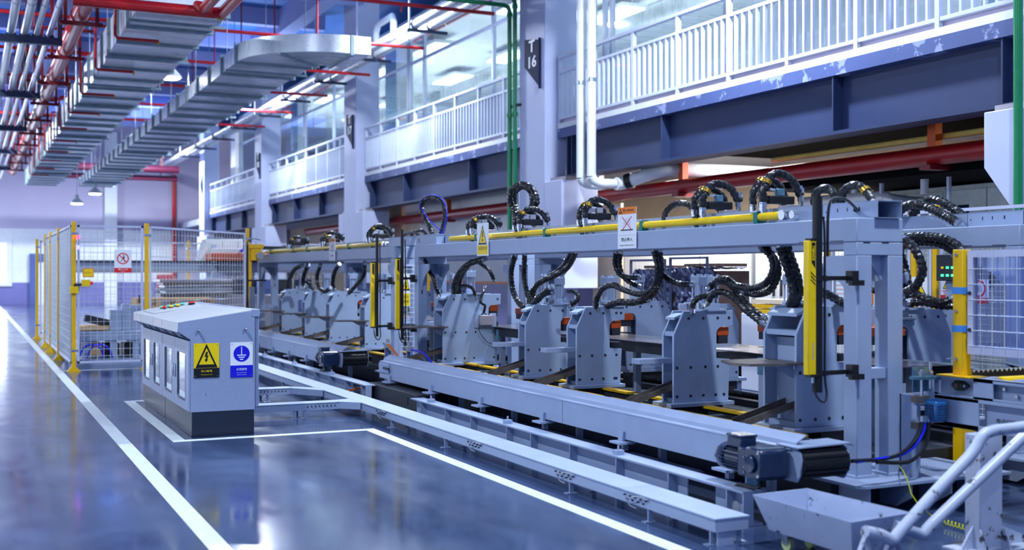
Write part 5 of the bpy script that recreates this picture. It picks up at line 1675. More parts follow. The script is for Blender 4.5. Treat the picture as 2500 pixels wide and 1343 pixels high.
# yellow post, clear guard
yp = yx(2326)
YG = yx(2349)
t = thing('guard_post', (5.44, yp - .04, ZT), 'yellow guard post with two blue tape bands at the right', 'post')
MB().box(5.40, 5.47, yp - .075, yp, ZT + .006, 1.592).build('post', YEL, t, .003)
MB().box(5.36, 5.50, yp - .17, yp + .09, ZT, ZT + .007).build('foot_plate', YEL, t)
MB().prism([(5.47, ZT + .006), (5.52, ZT + .006), (5.47, 1.0)], 'y', yp - .04, yp - .03).build('gusset', YEL, t)
for zz in (1.345, 1.115):
    MB().box(5.397, 5.473, yp - .078, yp + .003, zz - .02, zz + .02).build('blue_tape', BLUET, t)
for zz in (1.56, 1.22, .93):
    MB().cyl((5.392, yp - .03, zz), (5.40, yp - .03, zz), .011, 8).build('screw', STEELR, t)
y1, y0 = yp - .085, yp - 1.05
z0, z1 = .965, 1.587
t = thing('mesh_guard', (5.45, (y0 + y1) / 2, z0), 'clear guard panel with a wire mesh frame at the right edge', 'guard panel')
m = MB().box(5.43, 5.47, y0, y1, z1 - .042, z1).box(5.43, 5.47, y0, y1, z0, z0 + .042).box(5.43, 5.47, y1 - .042, y1, z0 + .042, z1 - .042).box(5.43, 5.47, y0, y0 + .042, z0 + .042, z1 - .042)
m.build('frame', MESHF, t)
m = MB()
for off in (5.428, 5.474):
    k = 0
    yy = y1 - .10
    while yy > y0:
        m.cyl((off, yy, z0 + .01), (off, yy, z1 - .01), .0028, 6, caps=False)
        yy -= .088
    zz = z0 + .05
    while zz < z1 - .02:
        m.cyl((off, y0, zz), (off, y1 - .01, zz), .0028, 6, caps=False)
        zz += .092
m.build('wire_mesh', MESHW, t)
MB().box(5.448, 5.452, y0 + .04, y1 - .04, z0 + .04, z1 - .04).build('clear_pane', ACRYL, t)
for zz in (1.33, 1.11):
    MB().cyl((5.422, y1 - .02, zz), (5.43, y1 - .02, zz), .012, 12).build('frame_bolt', DARK, t)

# blue motor on its bracket and the air lines
p = atX(2262, 1002, 5.30)
t = thing('bracket_column', (5.3, p.y + .08, .2), 'grey bracket column with zinc blocks left of the roller conveyor', 'bracket')
MB().box(5.24, 5.256, p.y + .02, p.y + .16, .2, .70).box(5.24, 5.40, p.y + .15, p.y + .165, .2, .70).build('angle_plate', PAINT, t)
MB().box(5.22, 5.40, p.y - .02, p.y + .06, .80, .818).box(5.25, 5.40, p.y + .06, p.y + .07, .72, .87).build('zinc_plate', ZINC, t)
for (dx, z0, z1) in ((.03, .70, .86), (.10, .74, .90)):
    MB().cyl((5.25 + dx, p.y + .02, z0), (5.25 + dx, p.y + .02, z1), .011, 10).cyl((5.25 + dx, p.y + .02, .82), (5.25 + dx, p.y + .02, .85), .02, 6).build('threaded_stud', STEELR, t)
for zz in (.50, .66):
    MB().box(5.22, 5.32, p.y - .01, p.y + .05, zz, zz + .04).build('clamp_block', GREASE, t)
t = thing('small_motor', (5.34, p.y - .05, p.z - .06), 'small bright blue motor with a grille beside the roller conveyor end', 'motor')
MB().box(5.275, 5.375, p.y - .10, p.y + .0, p.z - .065, p.z + .065).build('motor_body', BLUEM, t, .018)
m = MB()
for i in range(5):
    for j in range(5):
        if (i, j) != (2, 2):
            m.box(5.2735, 5.276, p.y - .085 + i * .0165, p.y - .075 + i * .0165, p.z - .04 + j * .017, p.z - .03 + j * .017)
            m.box(5.292 + i * .0155, 5.301 + i * .0155, p.y - .1015, p.y - .099, p.z - .04 + j * .017, p.z - .03 + j * .017)
m.build('grille_slots', PLINTH, t)
m = MB()
for i in range(7):
    m.box(5.28, 5.37, p.y - .09 + i * .013, p.y - .086 + i * .013, p.z + .064, p.z + .07)
m.build('cooling_ribs', BLUEM, t)
for k, (pts, mm, r, lab) in enumerate((([(2252, 1028), (2246, 1050), (2225, 1085), (2190, 1112), (2140, 1122), (2080, 1126)], RUBBER, .012, 'black air hose curving from the small blue motor to the base plate'),
                                       ([(2258, 1028), (2254, 1055), (2232, 1090), (2196, 1112), (2150, 1120), (2090, 1128)], BLUEH, .0095, 'blue air hose curving from the small blue motor to the base plate'),
                                       ([(2266, 1028), (2266, 1060), (2255, 1095), (2225, 1125), (2190, 1130), (2140, 1128)], BLACK, .012, 'lowest black air hose from the small blue motor to the base plate'))):
    P = [atY(px, py, p.y - .03 - .06 * i / 5) for i, (px, py) in enumerate(pts)]
    P[-2:] = [Vector((q.x, q.y, max(q.z, .215))) for q in P[-2:]]
    t = thing('air_hose', P[0], lab, 'hose', 'air hoses')
    MB().tube(spline(P, .02), r, 8).build('hose_body', mm, t)
    MB().cyl(P[0] - Vector((0, 0, .005)), P[0] + Vector((0, 0, .03)), r * 1.3, 8).build('end_fitting', STEELR, t)
P = [fl(2188, 1128, .21), atY(2205, 1150, 5.17), atY(2218, 1180, 5.14), atY(2224, 1205, 5.12), atY(2245, 1236, 5.08)] + [fl(2272, 1258, .008), fl(2302, 1276, .006)]
a, b = fl(2305, 1279, .014), fl(2375, 1300, .014)
for k in range(64):
    f = k / 63
    q = a.lerp(b, f)
    P.append(q + Vector((.010 * math.cos(k * 2 * math.pi / 8), 0, .014 + .013 * math.sin(k * 2 * math.pi / 8))))
t = thing('earth_wire', P[5], 'thin yellow green earth wire trailing to a coil on the floor', 'wire')
MB().tube(P, .0035, 6).build('wire', EARTH, t)
MB().cyl(P[0] + Vector((0, 0, .0)), P[0] + Vector((-.01, .0, .03)), .007, 8).build('lug', BRASS, t)
t = thing('hydraulic_pump', (7.3, 6.1, 0), 'grey blue pump with a shiny round dome behind the clear guard', 'pump')
MB().lathe((7.3, 6.1, 0), [(.16, 0), (.16, .05), (.11, .06), (.11, .80), (.14, .82), (.14, .95)], n=24).build('pump_body', BLUEF, t)
MB().lathe((7.3, 6.1, .95), [(.14, 0), (.14, .18), (.11, .26), (.06, .30), (0, .31)], n=24).build('dome', STEELR, t)

# ================================================================ air units and orange hose by the front conveyors
for k, (px, lab) in enumerate(((947, 'clear air filter unit left of the front scrap conveyor end'), (1000, 'clear air filter unit between both front gantries'))):
    q = atX(px, 860, 4.72)
    t = thing('air_filter', (4.72, q.y, .25), lab, 'air filter', 'air filter units')
    MB().box(4.68, 4.76, q.y - .04, q.y + .04, .52, .58).build('head', SIGNG, t, .004)
    MB().lathe((4.72, q.y, .38), [(.02, 0), (.034, .02), (.036, .14)], n=14).build('bowl', ACRYL, t)
    MB().cyl((4.72, q.y, .58), (4.72, q.y, .63), .022, 12).build('knob', SIGNG, t)
    MB().box(4.70, 4.74, q.y + .04, q.y + .07, 0, .56).build('stand', PAINT, t)
P = [atX(px, py, 4.66) for px, py in ((948, 842), (956, 850), (968, 866), (976, 882))]
t = thing('air_hose', P[0], 'orange air hose curving down from the left air filter unit', 'hose', 'air hoses')
MB().tube(spline(P + [Vector((4.72, P[-1].y - .05, .2)), Vector((4.5, P[-1].y - .05, .14)), Vector((4.2, P[-1].y - .08, .12)), Vector((3.95, P[-1].y - .12, .07)), Vector((3.86, P[-1].y - .15, .02))], .02), .014, 8).build('hose_body', ORANGEH, t)
P = [atX(px, py, 4.66) for px, py in ((1003, 854), (1018, 857), (1036, 864), (1050, 880), (1058, 892))]
t = thing('air_hose', P[0], 'blue air hose arching right from the air filter between the gantries', 'hose', 'air hoses')
MB().tube(spline(P, .02), .011, 8).build('hose_body', BLUEH, t)

# ================================================================ fenced cell on the left
def fence_post(x, y, h, lab, w=.06, group='yellow fence posts'):
    t = thing('fence_post', (x, y, 0), lab, 'fence post', group)
    MB().box(x - w / 2, x + w / 2, y - w / 2, y + w / 2, .008, h).build('post', YEL, t, .004)
    MB().prism([(x - .09, 0), (x + .09, 0), (x + .09, .01), (x + w / 2, .08), (x - w / 2, .08), (x - .09, .01)], 'y', y - .05, y + .05).build('foot', YEL, t)
    for z in (h * .14, h * .92):
        MB().box(x - w / 2 - .006, x + w / 2 + .03, y - w / 2 - .006, y + w / 2 + .006, z - .015, z + .015).build('clip', STEELR, t)
    return t


def mesh_panel(name, p0, p1, z0, z1, lab, cat='mesh fence', sx=.09, sz=.11, r=.0032, group='mesh fence panels', fw=.03):
    """framed wire mesh panel upright between two floor points"""
    a, b = Vector((*p0, 0)), Vector((*p1, 0))
    d = (b - a)
    L = d.length
    d.normalize()
    t = thing(name, (a + b) / 2 + Vector((0, 0, z0)), lab, cat, group)
    m = MB()
    Z = lambda z: Vector((0, 0, z))
    m.bar(a + Z(z0 + fw / 2), b + Z(z0 + fw / 2), fw, fw).bar(a + Z(z1 - fw / 2), b + Z(z1 - fw / 2), fw, fw)
    m.bar(a + Z(z0) + d * fw / 2, a + Z(z1) + d * fw / 2, fw, fw).bar(b + Z(z0) - d * fw / 2, b + Z(z1) - d * fw / 2, fw, fw)
    m.build('frame', MESHF, t)
    m = MB()
    n = int(L / sx)
    for k in range(1, n):
        q = a + d * (L * k / n)
        m.cyl(q + Z(z0 + fw), q + Z(z1 - fw), r, 5, caps=False)
    n = int((z1 - z0) / sz)
    for k in range(1, n):
        z = z0 + (z1 - z0) * k / n
        m.cyl(a + Z(z), b + Z(z), r, 5, caps=False)
    m.build('wire_mesh', MESHW, t)
    return t


GY = 18.06
fence_post(1.40, GY, 2.21, 'front corner fence post with the signal lamps, left of the mesh gate')
fence_post(2.43, GY, 2.20, 'fence post at the right side of the mesh gate')
g = mesh_panel('mesh_gate', (1.45, GY), (2.38, GY), .12, 2.16, 'wire mesh gate with the prohibition sign on the left cell', 'gate', .085, .10, group=None)
MB().box(2.31, 2.33, GY - .05, GY - .02, 1.0, 1.12).build('gate_handle', BLACK, g)
ys = [20.5, 22.6, 24.2]
NM = ['second', 'third', 'fourth']
prev = GY + .04
for k, y in enumerate(ys):
    fence_post(1.36, y, 2.2, 'blurred ' + NM[k] + ' fence post behind the corner post along the white line')
    mesh_panel('mesh_fence', (1.37, prev), (1.37, y - .04), .12, 2.16, ['first', 'second', 'third'][k] + ' mesh fence panel back from the corner post along the white line')
    prev = y + .04
fence_post(4.47, 20.45, 2.24, 'tall yellow fence post with a black sensor strip beside the left gantry')
t = thing('light_curtain', (4.44, 20.40, .9), 'black light curtain strip on the fence post beside the left gantry', 'light curtain', 'safety light curtains')
MB().box(4.435, 4.475, 20.38, 20.415, .75, 1.95).build('sensor_bar', BLACK, t)
MB().bar((4.47, 20.41, 1.32), (4.9, 20.9, 1.32), .03, .03).build('clamp_arm', BLACK, t)
MB().tube(spline([(4.45, 20.39, 1.95), (4.47, 20.39, 2.02), (4.56, 20.4, 2.06), (4.7, 20.42, 2.04)], .03), .008, 6).build('cable', BLACK, t)
mesh_panel('mesh_fence', (2.48, GY + .02), (4.42, 20.4), .22, 2.16, 'mesh fence panel right of the gate, behind the control cabinet')
fence_post(4.6, 27.3, 2.2, 'blurred yellow fence post in the back row of the left cell')
fence_post(1.36, 27.3, 2.2, 'blurred yellow fence post at the back left corner of the cell')
mesh_panel('mesh_fence', (1.42, 27.3), (4.55, 27.3), .12, 2.16, 'blurred mesh fence panel in the back row of the left cell')
mesh_panel('mesh_fence', (4.65, 27.3), (8.0, 27.3), .12, 2.16, 'blurred mesh fence panel at the back, right of the back row post')
RF, UF = Vector((1, 0, 0)), Vector((0, 0, 1))
# prohibition sign on the gate
a, b = atY(279, 610, GY - .03), atY(321, 666, GY - .03)
w, h = b.x - a.x, a.z - b.z
o = Vector(((a.x + b.x) / 2, GY - .03, (a.z + b.z) / 2))
t = thing('prohibition_sign', (o.x, o.y, b.z), 'white and red no entry pictogram sign on the mesh gate', 'sign')
flat(MB(), o, RF, UF, rect(-w / 2, w / 2, -h / 2, h / 2), 0, .004).build('board', SIGNW, t)
flat(MB(), o, RF, UF, rect(-w / 2, w / 2, -h / 2, -h * .29), .004, .001).build('caption_field', SIGNR, t)
m = annulus(MB(), o, RF, UF, w * .28, w * .35, .004, .001, 28, (0, h * .12))
flat(m, o, RF, UF, [(-w * .24, h * .12 + w * .20), (-w * .20, h * .12 + w * .24), (w * .24, h * .12 - w * .20), (w * .20, h * .12 - w * .24)], .0055, .001)
m.build('red_ring', SIGNR, t)
m = MB()
flat(m, o, RF, UF, circle(w * .045, 12, w * .05, h * .12 + w * .17), .004, .001)
flat(m, o, RF, UF, [(-w * .02, h * .12 - w * .02), (w * .08, h * .12 - w * .04), (w * .11, h * .12 + w * .11), (w * .0, h * .12 + w * .11)], .004, .001)
flat(m, o, RF, UF, [(-w * .02, h * .12), (w * .02, h * .12), (-w * .10, h * .12 - w * .2), (-w * .14, h * .12 - w * .2)], .004, .001)
flat(m, o, RF, UF, [(w * .03, h * .12), (w * .08, h * .12), (w * .12, h * .12 - w * .2), (w * .08, h * .12 - w * .2)], .004, .001)
m.build('walking_figure', SIGNK, t)
text_mb('禁止入内', h * .085, o + Vector((0, -.0055, -h * .36)), RF, UF, .001, sx=1.2).build('caption', SIGNW, t)
text_mb('No entry', h * .05, o + Vector((0, -.0055, -h * .445)), RF, UF, .001).build('small_caption', SIGNW, t)
a, b = atY(202, 655, GY - .05), atY(229, 677, GY - .05)
t = thing('gate_label', ((a.x + b.x) / 2, GY - .05, b.z), 'small yellow label with an orange rim on the gate near its lock', 'label')
MB().box(a.x, b.x, GY - .06, GY - .05, b.z, a.z).build('plate', SIGNO, t)
MB().box(a.x + .012, b.x - .012, GY - .062, GY - .06, b.z + .012, a.z - .012).build('yellow_field', SIGNY, t)
text_mb('安全第一', .03, ((a.x + b.x) / 2, GY - .063, (a.z + b.z) / 2), RF, UF, .001).build('caption', SIGNO, t)
t = thing('gate_interlock', (1.42, GY - .06, 1.15), 'yellow gate interlock switch with a red button on the corner post', 'interlock switch')
a = atY(172, 708, GY - .06)
MB().box(1.34, 1.46, GY - .09, GY - .035, a.z - .05, a.z + .05).build('lock_body', YELP, t, .004)
MB().box(1.50, 1.62, GY - .09, GY - .04, a.z + .05, a.z + .15).build('actuator', YELP, t, .004)
MB().cyl((1.62, GY - .065, a.z + .10), (1.66, GY - .065, a.z + .10), .025, 12).build('release_button', REDB, t)
MB().box(1.40, 1.50, GY - .08, GY - .04, a.z + .06, a.z + .09).build('bolt', BLACK, t)
t = thing('signal_lamp', (1.445, GY - .02, 1.9), 'slim signal lamp on the corner post glowing red and blue', 'signal lamp')
MB().cyl((1.455, GY - .05, 1.66), (1.455, GY - .05, 2.02), .014, 10).build('stem', STEELR, t)
MB().cyl((1.455, GY - .05, 1.96), (1.455, GY - .05, 2.0), .02, 12).build('red_light', LEDR, t)
MB().cyl((1.455, GY - .05, 1.80), (1.455, GY - .05, 1.86), .024, 12).build('blue_light', LEDB, t)

# small gate with hand hazard signs between both gantries
g = mesh_panel('mesh_gate', (4.83, 13.52), (5.10, 13.52), .24, 1.56, 'narrow white mesh gate with yellow hazard signs between both gantries', 'gate', .05, .06, .002, None, .025)
a, b = atY(982, 668, 13.49), atY(1001, 748, 13.49)
w, h = b.x - a.x, a.z - b.z
o = Vector(((a.x + b.x) / 2, 13.49, (a.z + b.z) / 2))
t = thing('hazard_sign', (o.x, o.y, b.z), 'narrow white and yellow hand hazard sign on the small gate between the gantries', 'sign')
flat(MB(), o, RF, UF, rect(-w / 2, w / 2, -h / 2, h / 2), 0, .003).build('board', SIGNW, t)
flat(MB(), o, RF, UF, [(-w * .44, 0), (w * .44, 0), (0, h * .46)], .003, .0008).build('yellow_field', SIGNY, t)
tri_frame(MB(), o, RF, UF, (0, h * .19), w * .46, h * .40, .80, .0038).build('triangle_symbol', SIGNK, t)
flat(MB(), o, RF, UF, [(-w * .1, h * .05), (w * .02, h * .04), (w * .12, h * .12), (w * .02, h * .14), (w * .03, h * .24), (-w * .06, h * .25), (-w * .1, h * .14)], .004, .0008).build('hand_symbol', SIGNK, t)
flat(MB(), o, RF, UF, rect(-w * .44, w * .44, -h * .48, -h * .10), .003, .0008).build('caption_field', SIGNY, t)
text_mb('当心', w * .36, o + Vector((0, -.0045, -h * .21)), RF, UF, .0008).build('caption', SIGNK, t)
text_mb('夹手', w * .36, o + Vector((0, -.0045, -h * .36)), RF, UF, .0008).build('caption', SIGNK, t)

# loading beam, gripper and fixtures in the cell
t = thing('loading_beam', (4.5, 23, 0), 'long grey loading beam crossing the fenced cell at eye height', 'beam')
MB().box(1.5, 7.6, 22.9, 23.1, 1.46, 1.66).build('beam', PAINT, t)
MB().box(1.5, 7.6, 22.86, 23.14, 1.66, 1.69).build('linear_rail', DARK, t)
MB().box(1.5, 7.6, 22.89, 22.9, 1.47, 1.52).build('lower_strip', SIGNG, t)
for x in (1.7, 7.4):
    MB().box(x - .08, x + .08, 22.92, 23.08, 0, 1.46).build('leg', PAINT, t)
a = atY(524, 640, 22.8)
MB().box(a.x - .04, a.x + .04, 22.82, 22.9, 1.35, 2.0).build('vertical_rail', PAINT, t)
a, b = atY(508, 640, 22.7), atY(640, 615, 22.7)
t = thing('gripper_carriage', ((a.x + b.x) / 2, 22.7, a.z), 'orange gripper carriage riding on the loading beam', 'gripper')
MB().box(a.x, b.x + .1, 22.4, 23.0, 1.69, 1.83).build('carriage', ORANGE, t, .01)
MB().box(a.x + .05, b.x - .3, 22.45, 22.9, 1.83, 1.93).build('top_cover', WHITE, t, .01)
MB().tube(spline([(b.x - .5, 22.4, 1.86), (b.x - .42, 22.35, 1.93), (b.x - .30, 22.3, 2.0)], .03), .025, 8).build('blue_hose', BLUEH, t)
for dx in (.25, .55, .9):
    MB().cyl((a.x + dx, 22.6, 1.93), (a.x + dx, 22.6, 2.06), .012, 8).build('cylinder_rod', STEELR, t)
t = thing('yellow_jib', (4.9, 21.0, 1.9), 'yellow jib with a black bar beside the tall fence post', 'jib')
a, b = atY(604, 596, 20.9), atY(642, 625, 20.9)
MB().box(a.x, b.x, 20.85, 21.0, a.z - .075, a.z).build('arm', YEL, t)
MB().box(a.x + .06, b.x - .03, 20.87, 20.97, b.z - .08, a.z - .075).build('drop_plate', YEL, t)
c = atY(732, 606, 20.9)
MB().box(b.x, c.x, 20.88, 20.96, c.z - .03, c.z + .03).build('black_bar', BLACK, t)
MB().cyl((b.x - .06, 20.83, b.z + .0), (b.x - .06, 20.85, b.z + .0), .07, 18).build('disc', SIGNG, t)
MB().box(a.x + .02, a.x + .08, 20.92, 20.98, 1.2, a.z - .07).build('mast', YEL, t)
MB().box(a.x - .03, a.x + .13, 20.87, 21.03, 0, 1.2).build('pedestal', PAINT, t)
a, b = atY(480, 640, 23.3), atY(585, 586, 23.3)
tag(MB().prism([(a.x, 1.69), (a.x + .14, 2.12), (b.x, 2.12), (b.x, 1.69)], 'y', 23.02, 23.5).build('white_cover', WHITE, bevel=.01), 'white slanted machine cover above the loading beam', 'cover')


def cell_box(px0, py0, px1, py1, y, dep):
    a, b = atY(px0, py0, y), atY(px1, py1, y)
    return min(a.x, b.x), max(a.x, b.x), y, y + dep, min(a.z, b.z), max(a.z, b.z)


t = thing('fixture_table', (1.95, 19.6, 0), 'grey fixture table with upright clamps behind the mesh gate', 'fixture table')
x0, x1, y0, y1, z0, z1 = cell_box(193, 834, 346, 808, 19.2, 1.0)
MB().box(x0, x1, y0, y1, z0, z1).build('table_top', PAINT, t, .006)
for x in (x0 + .05, (x0 + x1) / 2, x1 - .13):
    MB().box(x, x + .1, y0 + .05, y0 + .15, .1, z0).build('leg', PAINT, t)
    MB().box(x, x + .1, y1 - .15, y1 - .05, .1, z0).build('leg', PAINT, t)
MB().box(x0 - .08, x1 + .05, y0 - .05, y1, 0, .1).build('base', PAINT, t)
for k, (pa, pb, pc) in enumerate(((270, 298, 757), (298, 318, 742), (320, 346, 745))):
    q = cell_box(pa, 808, pb, pc, 19.3 + .1 * k, .2)
    MB().box(*q).build('upright_clamp', PAINT, t, .005)
tag(MB().box(*cell_box(204, 868, 246, 836, 19.3, .5)).build('orange_crate', WOOD, bevel=.005), 'brown wooden crate under the fixture table', 'crate')
tag(MB().box(*cell_box(252, 868, 292, 838, 19.35, .5)).build('black_box', BLACK, bevel=.005), 'left black box under the fixture table', 'box', 'black boxes under the table')
tag(MB().box(*cell_box(302, 868, 342, 838, 19.35, .5)).build('black_box', BLACK, bevel=.005), 'right black box under the fixture table', 'box', 'black boxes under the table')
tag(MB().box(*cell_box(196, 807, 268, 796, 19.35, .6)).build('wooden_board', WOOD), 'wooden board lying on the fixture table', 'board')
a = atY(242, 788, 19.4)
tag(MB().rbox((a.x, 19.6, a.z + .02), (.42, .2, .12), Matrix.Rotation(.25, 3, 'Y')).build('die_block', DARK, bevel=.01), 'dark slanted die block lying on the wooden board', 'die')
for k, dx in enumerate((0, .12)):
    P = [(1.55 + dx, 19.1, .12), (1.62 + dx, 19.08, .28), (1.75 + dx, 19.08, .33), (1.88 + dx, 19.1, .26), (1.93 + dx, 19.12, .12)]
    tag(MB().tube(spline(P, .03), .016, 8).build('air_hose', BLUEH), ('left' if k == 0 else 'right') + ' bright blue hose loop low behind the mesh gate', 'hose', 'blue hose loops')
# pallets and stacked parts in the cell
for k in range(3):
    z = .52 + .16 * k
    t = thing('wooden_pallet', (3.4, 21.9, z), ['lowest', 'middle', 'topmost'][k] + ' pale wooden pallet of the stack behind the control cabinets', 'pallet', 'pallets in the cell')
    m = MB()
    for q in range(5):
        m.box(2.72, 4.1, 21.5 + q * .16, 21.62 + q * .16, z + .13, z + .155)
    m.build('deck_boards', WOOD, t)
    for x in (2.72, 3.06, 3.40, 3.74, 4.02):
        MB().box(x, x + .08, 21.5, 22.26, z + .02, z + .13).build('bearer', WOOD, t)
    MB().box(2.72, 4.1, 21.5, 22.26, z, z + .02).build('base_board', WOOD, t)
tag(MB().box(2.6, 4.25, 21.4, 22.4, 0, .52).build('pallet_table', PAINT, bevel=.01), 'grey table carrying the pallet stack behind the control cabinets', 'table')
for k in range(7):
    z = .9 + k * .06
    w = rnd.uniform(-.1, .1)
    tag(MB().box(3.75 + w, 5.75 + w * .5, 25.2, 26.0, z, z + .05).build('sheet_bundle', (SHEET, GREASE, PINKB, SIGNG)[k % 4], bevel=.004), ['lowest', 'second lowest', 'third lowest', 'middle', 'third from top', 'second from top', 'topmost'][k] + ' blurred metal sheet bundle of the stack behind the cell', 'sheet bundle', 'stacked sheet bundles')
tag(MB().box(3.6, 5.9, 25.1, 26.1, 0, .9).build('sheet_rack', PINKB, bevel=.01), 'pale rack carrying the blurred metal sheet stack', 'rack')
for k in range(4):
    x = 5.1 + k * .42
    tag(MB().box(x, x + .36, 24.4, 24.8, 1.0, 1.32).build('parts_crate', (PLINTH, BLUEF, DARK, PLINTH)[k], bevel=.008), ['leftmost', 'second', 'third', 'rightmost'][k] + ' blurred dark blue parts crate behind the left gantry legs', 'crate', 'blue parts crates')
tag(MB().box(5.0, 6.9, 24.3, 24.9, 0, 1.0).build('parts_table', PINKB, bevel=.01), 'pale table under the blurred blue crates', 'table')
a, b = atY(383, 710, 57.3), atY(425, 671, 57.3)
t = thing('hose_cabinet', ((a.x + b.x) / 2, 57.3, b.z), 'blurred red fire hose cabinet on the far wall', 'fire cabinet')
MB().box(a.x, b.x, 57.15, 57.43, a.z, b.z + .0).build('body', REDP, t)
MB().box(a.x + .1, b.x - .1, 57.13, 57.15, a.z + .1, b.z - .1).build('door', REDP, t)
a = atY(425, 600, 57.2)
t = tag(MB().cyl((a.x, 57.2, 0), (a.x, 57.2, 6.2), .10, 10).build('red_riser', REDP), 'blurred red riser pipe on the far wall', 'pipe')

# ================================================================ behind the machine: fence, notices, wrapped goods
struct(MB().box(10.0, 10.1, 17.6, 26.5, 1.27, 3.62).build('wall_partition', WHITE))
tag(struct(MB().box(9.99, 10.1, 17.6, 26.5, 1.22, 1.27).build('trim_11', SIGNO)), 'orange stripe on the partition wall', 'wall stripe')
tag(struct(MB().box(9.995, 10.1, 17.6, 26.5, 0, 1.22).build('trim_12', PURP)), 'purple dado of the partition wall', 'dado')
XF = 8.3
fy = [atX(px, 700, XF).y for px in (2286, 2234, 2023)]
posts = [5.2] + fy + [21.5, 24.5]
FL = ['at the right, behind the yellow guard post', 'behind the hoses right of the near gantry legs', 'behind the bowed hose right of the near gantry legs', 'behind the near light curtain', 'seen through the left end of the left gantry', 'behind the far end of the left gantry']
for k, y in enumerate(posts):
    fence_post(XF, y, 2.1, 'yellow rear fence post ' + FL[k], .055, 'rear fence posts')
for k in range(len(posts) - 1):
    if k == 3:
        continue
    mesh_panel('mesh_fence', (XF, posts[k] + .05), (XF, posts[k + 1] - .05), .12, 2.05, 'rear mesh fence panel between posts, ' + ['first', 'second', 'third', '', 'leftmost'][k] + ' from the right edge', 'mesh fence', .05, .05, .0022, 'rear mesh panels')


def rear_notice(px0, py0, px1, py1, lab, kind):
    X = XF - .04
    a, b = atX(px0, py0, X), atX(px1, py1, X)
    w, h = abs(a.y - b.y), a.z - b.z
    o = Vector((X, (a.y + b.y) / 2, (a.z + b.z) / 2))
    t = thing('fence_notice', (X, o.y, b.z), lab, 'sign', 'notices on the rear fence')
    B = lambda pts, m, nm, off=.004: flat(MB(), o, RX, UX, pts, off, .001).build(nm, m, t)
    B(rect(-w / 2, w / 2, -h / 2, h / 2), SIGNO if kind == 'board' else SIGNW, 'board', 0)
    if kind == 'board':
        B(rect(-w * .47, w * .47, -h * .48, h * .36), SIGNW, 'sheet')
        text_mb('Notice 安全须知', h * .1, o + Vector((-.006, 0, h * .42)), RX, UX, .001).build('heading', SIGNR, t)
        m = MB()
        for k in range(6):
            flat(m, o, RX, UX, rect(-w * .4, w * .4, h * (.25 - k * .12), h * (.26 - k * .12)), .006, .001)
        m.build('ruled_lines', SIGNO, t)
        B(rect(w * .05, w * .07, -h * .3, -h * .02), SIGNK, 'chart_bar', .006)
    elif kind == 'ring':
        annulus(MB(), o, RX, UX, w * .28, w * .36, .004, .001, 24, (0, h * .12)).build('red_ring', SIGNR, t)
        B(rect(-w * .12, w * .12, h * .0, h * .24), SIGNG, 'figure', .004)
        B(rect(-w / 2, w / 2, -h / 2, -h * .26), SIGNR, 'caption_field')
    else:
        hh = .5 if kind == 'big' else .34
        cy = -.02 if kind == 'big' else .14
        B([(-w * .40 * hh * 2, h * (cy - hh * .5)), (w * .40 * hh * 2, h * (cy - hh * .5)), (0, h * (cy + hh * .55))], SIGNY, 'yellow_triangle')
        tri_frame(MB(), o, RX, UX, (0, h * cy), w * .43 * hh * 2, h * hh, .82, .005).build('triangle_symbol', SIGNK, t)
        B(rect(-w * .03, w * .03, h * (cy - .10 * hh), h * (cy + .30 * hh)), SIGNK, 'exclamation_mark', .006)
        B(circle(w * .035, 10, 0, h * (cy - .24 * hh)), SIGNK, 'exclamation_dot', .006)
        if kind == 'small':
            text_mb('非操作人员请勿', h * .075, o + Vector((-.006, 0, -h * .14)), RX, UX, .001).build('caption', SIGNR, t)
            text_mb('禁止靠近', h * .075, o + Vector((-.006, 0, -h * .24)), RX, UX, .001).build('caption', SIGNR, t)
            B(rect(-w / 2, w / 2, -h / 2, -h * .32), SIGNR, 'caption_field')
        else:
            B(rect(-w / 2, w / 2, -h / 2, -h * .34), SIGNY, 'caption_field')
    return t


rear_notice(2029, 654, 2132, 742, 'orange framed notice board on the rear fence behind the near gantry leg', 'board')
rear_notice(2226, 676, 2264, 731, 'notice with a large yellow caution triangle on the rear fence', 'big')
rear_notice(2297, 678, 2325, 730, 'notice with a small caution triangle and red band on the rear fence', 'small')
rear_notice(2368, 682, 2414, 742, 'red ring prohibition notice seen through the clear guard', 'ring')
y = atX(2310, 660, XF - .3).y
t = thing('lit_control_box', (8.05, y, 1.45), 'small control box with green lights behind the yellow guard post', 'control box')
MB().box(8.0, 8.2, y - .12, y + .12, 1.38, 1.62).build('body', DARK, t, .006)
for k in range(6):
    MB().box(7.996, 8.0, y - .09 + (k % 3) * .06, y - .06 + (k % 3) * .06, 1.42 + (k // 3) * .07, 1.44 + (k // 3) * .07).build('status_light', LEDG if k != 5 else YELB, t)
MB().box(8.05, 8.13, y - .05, y + .05, 0, 1.38).build('stand', PAINT, t)
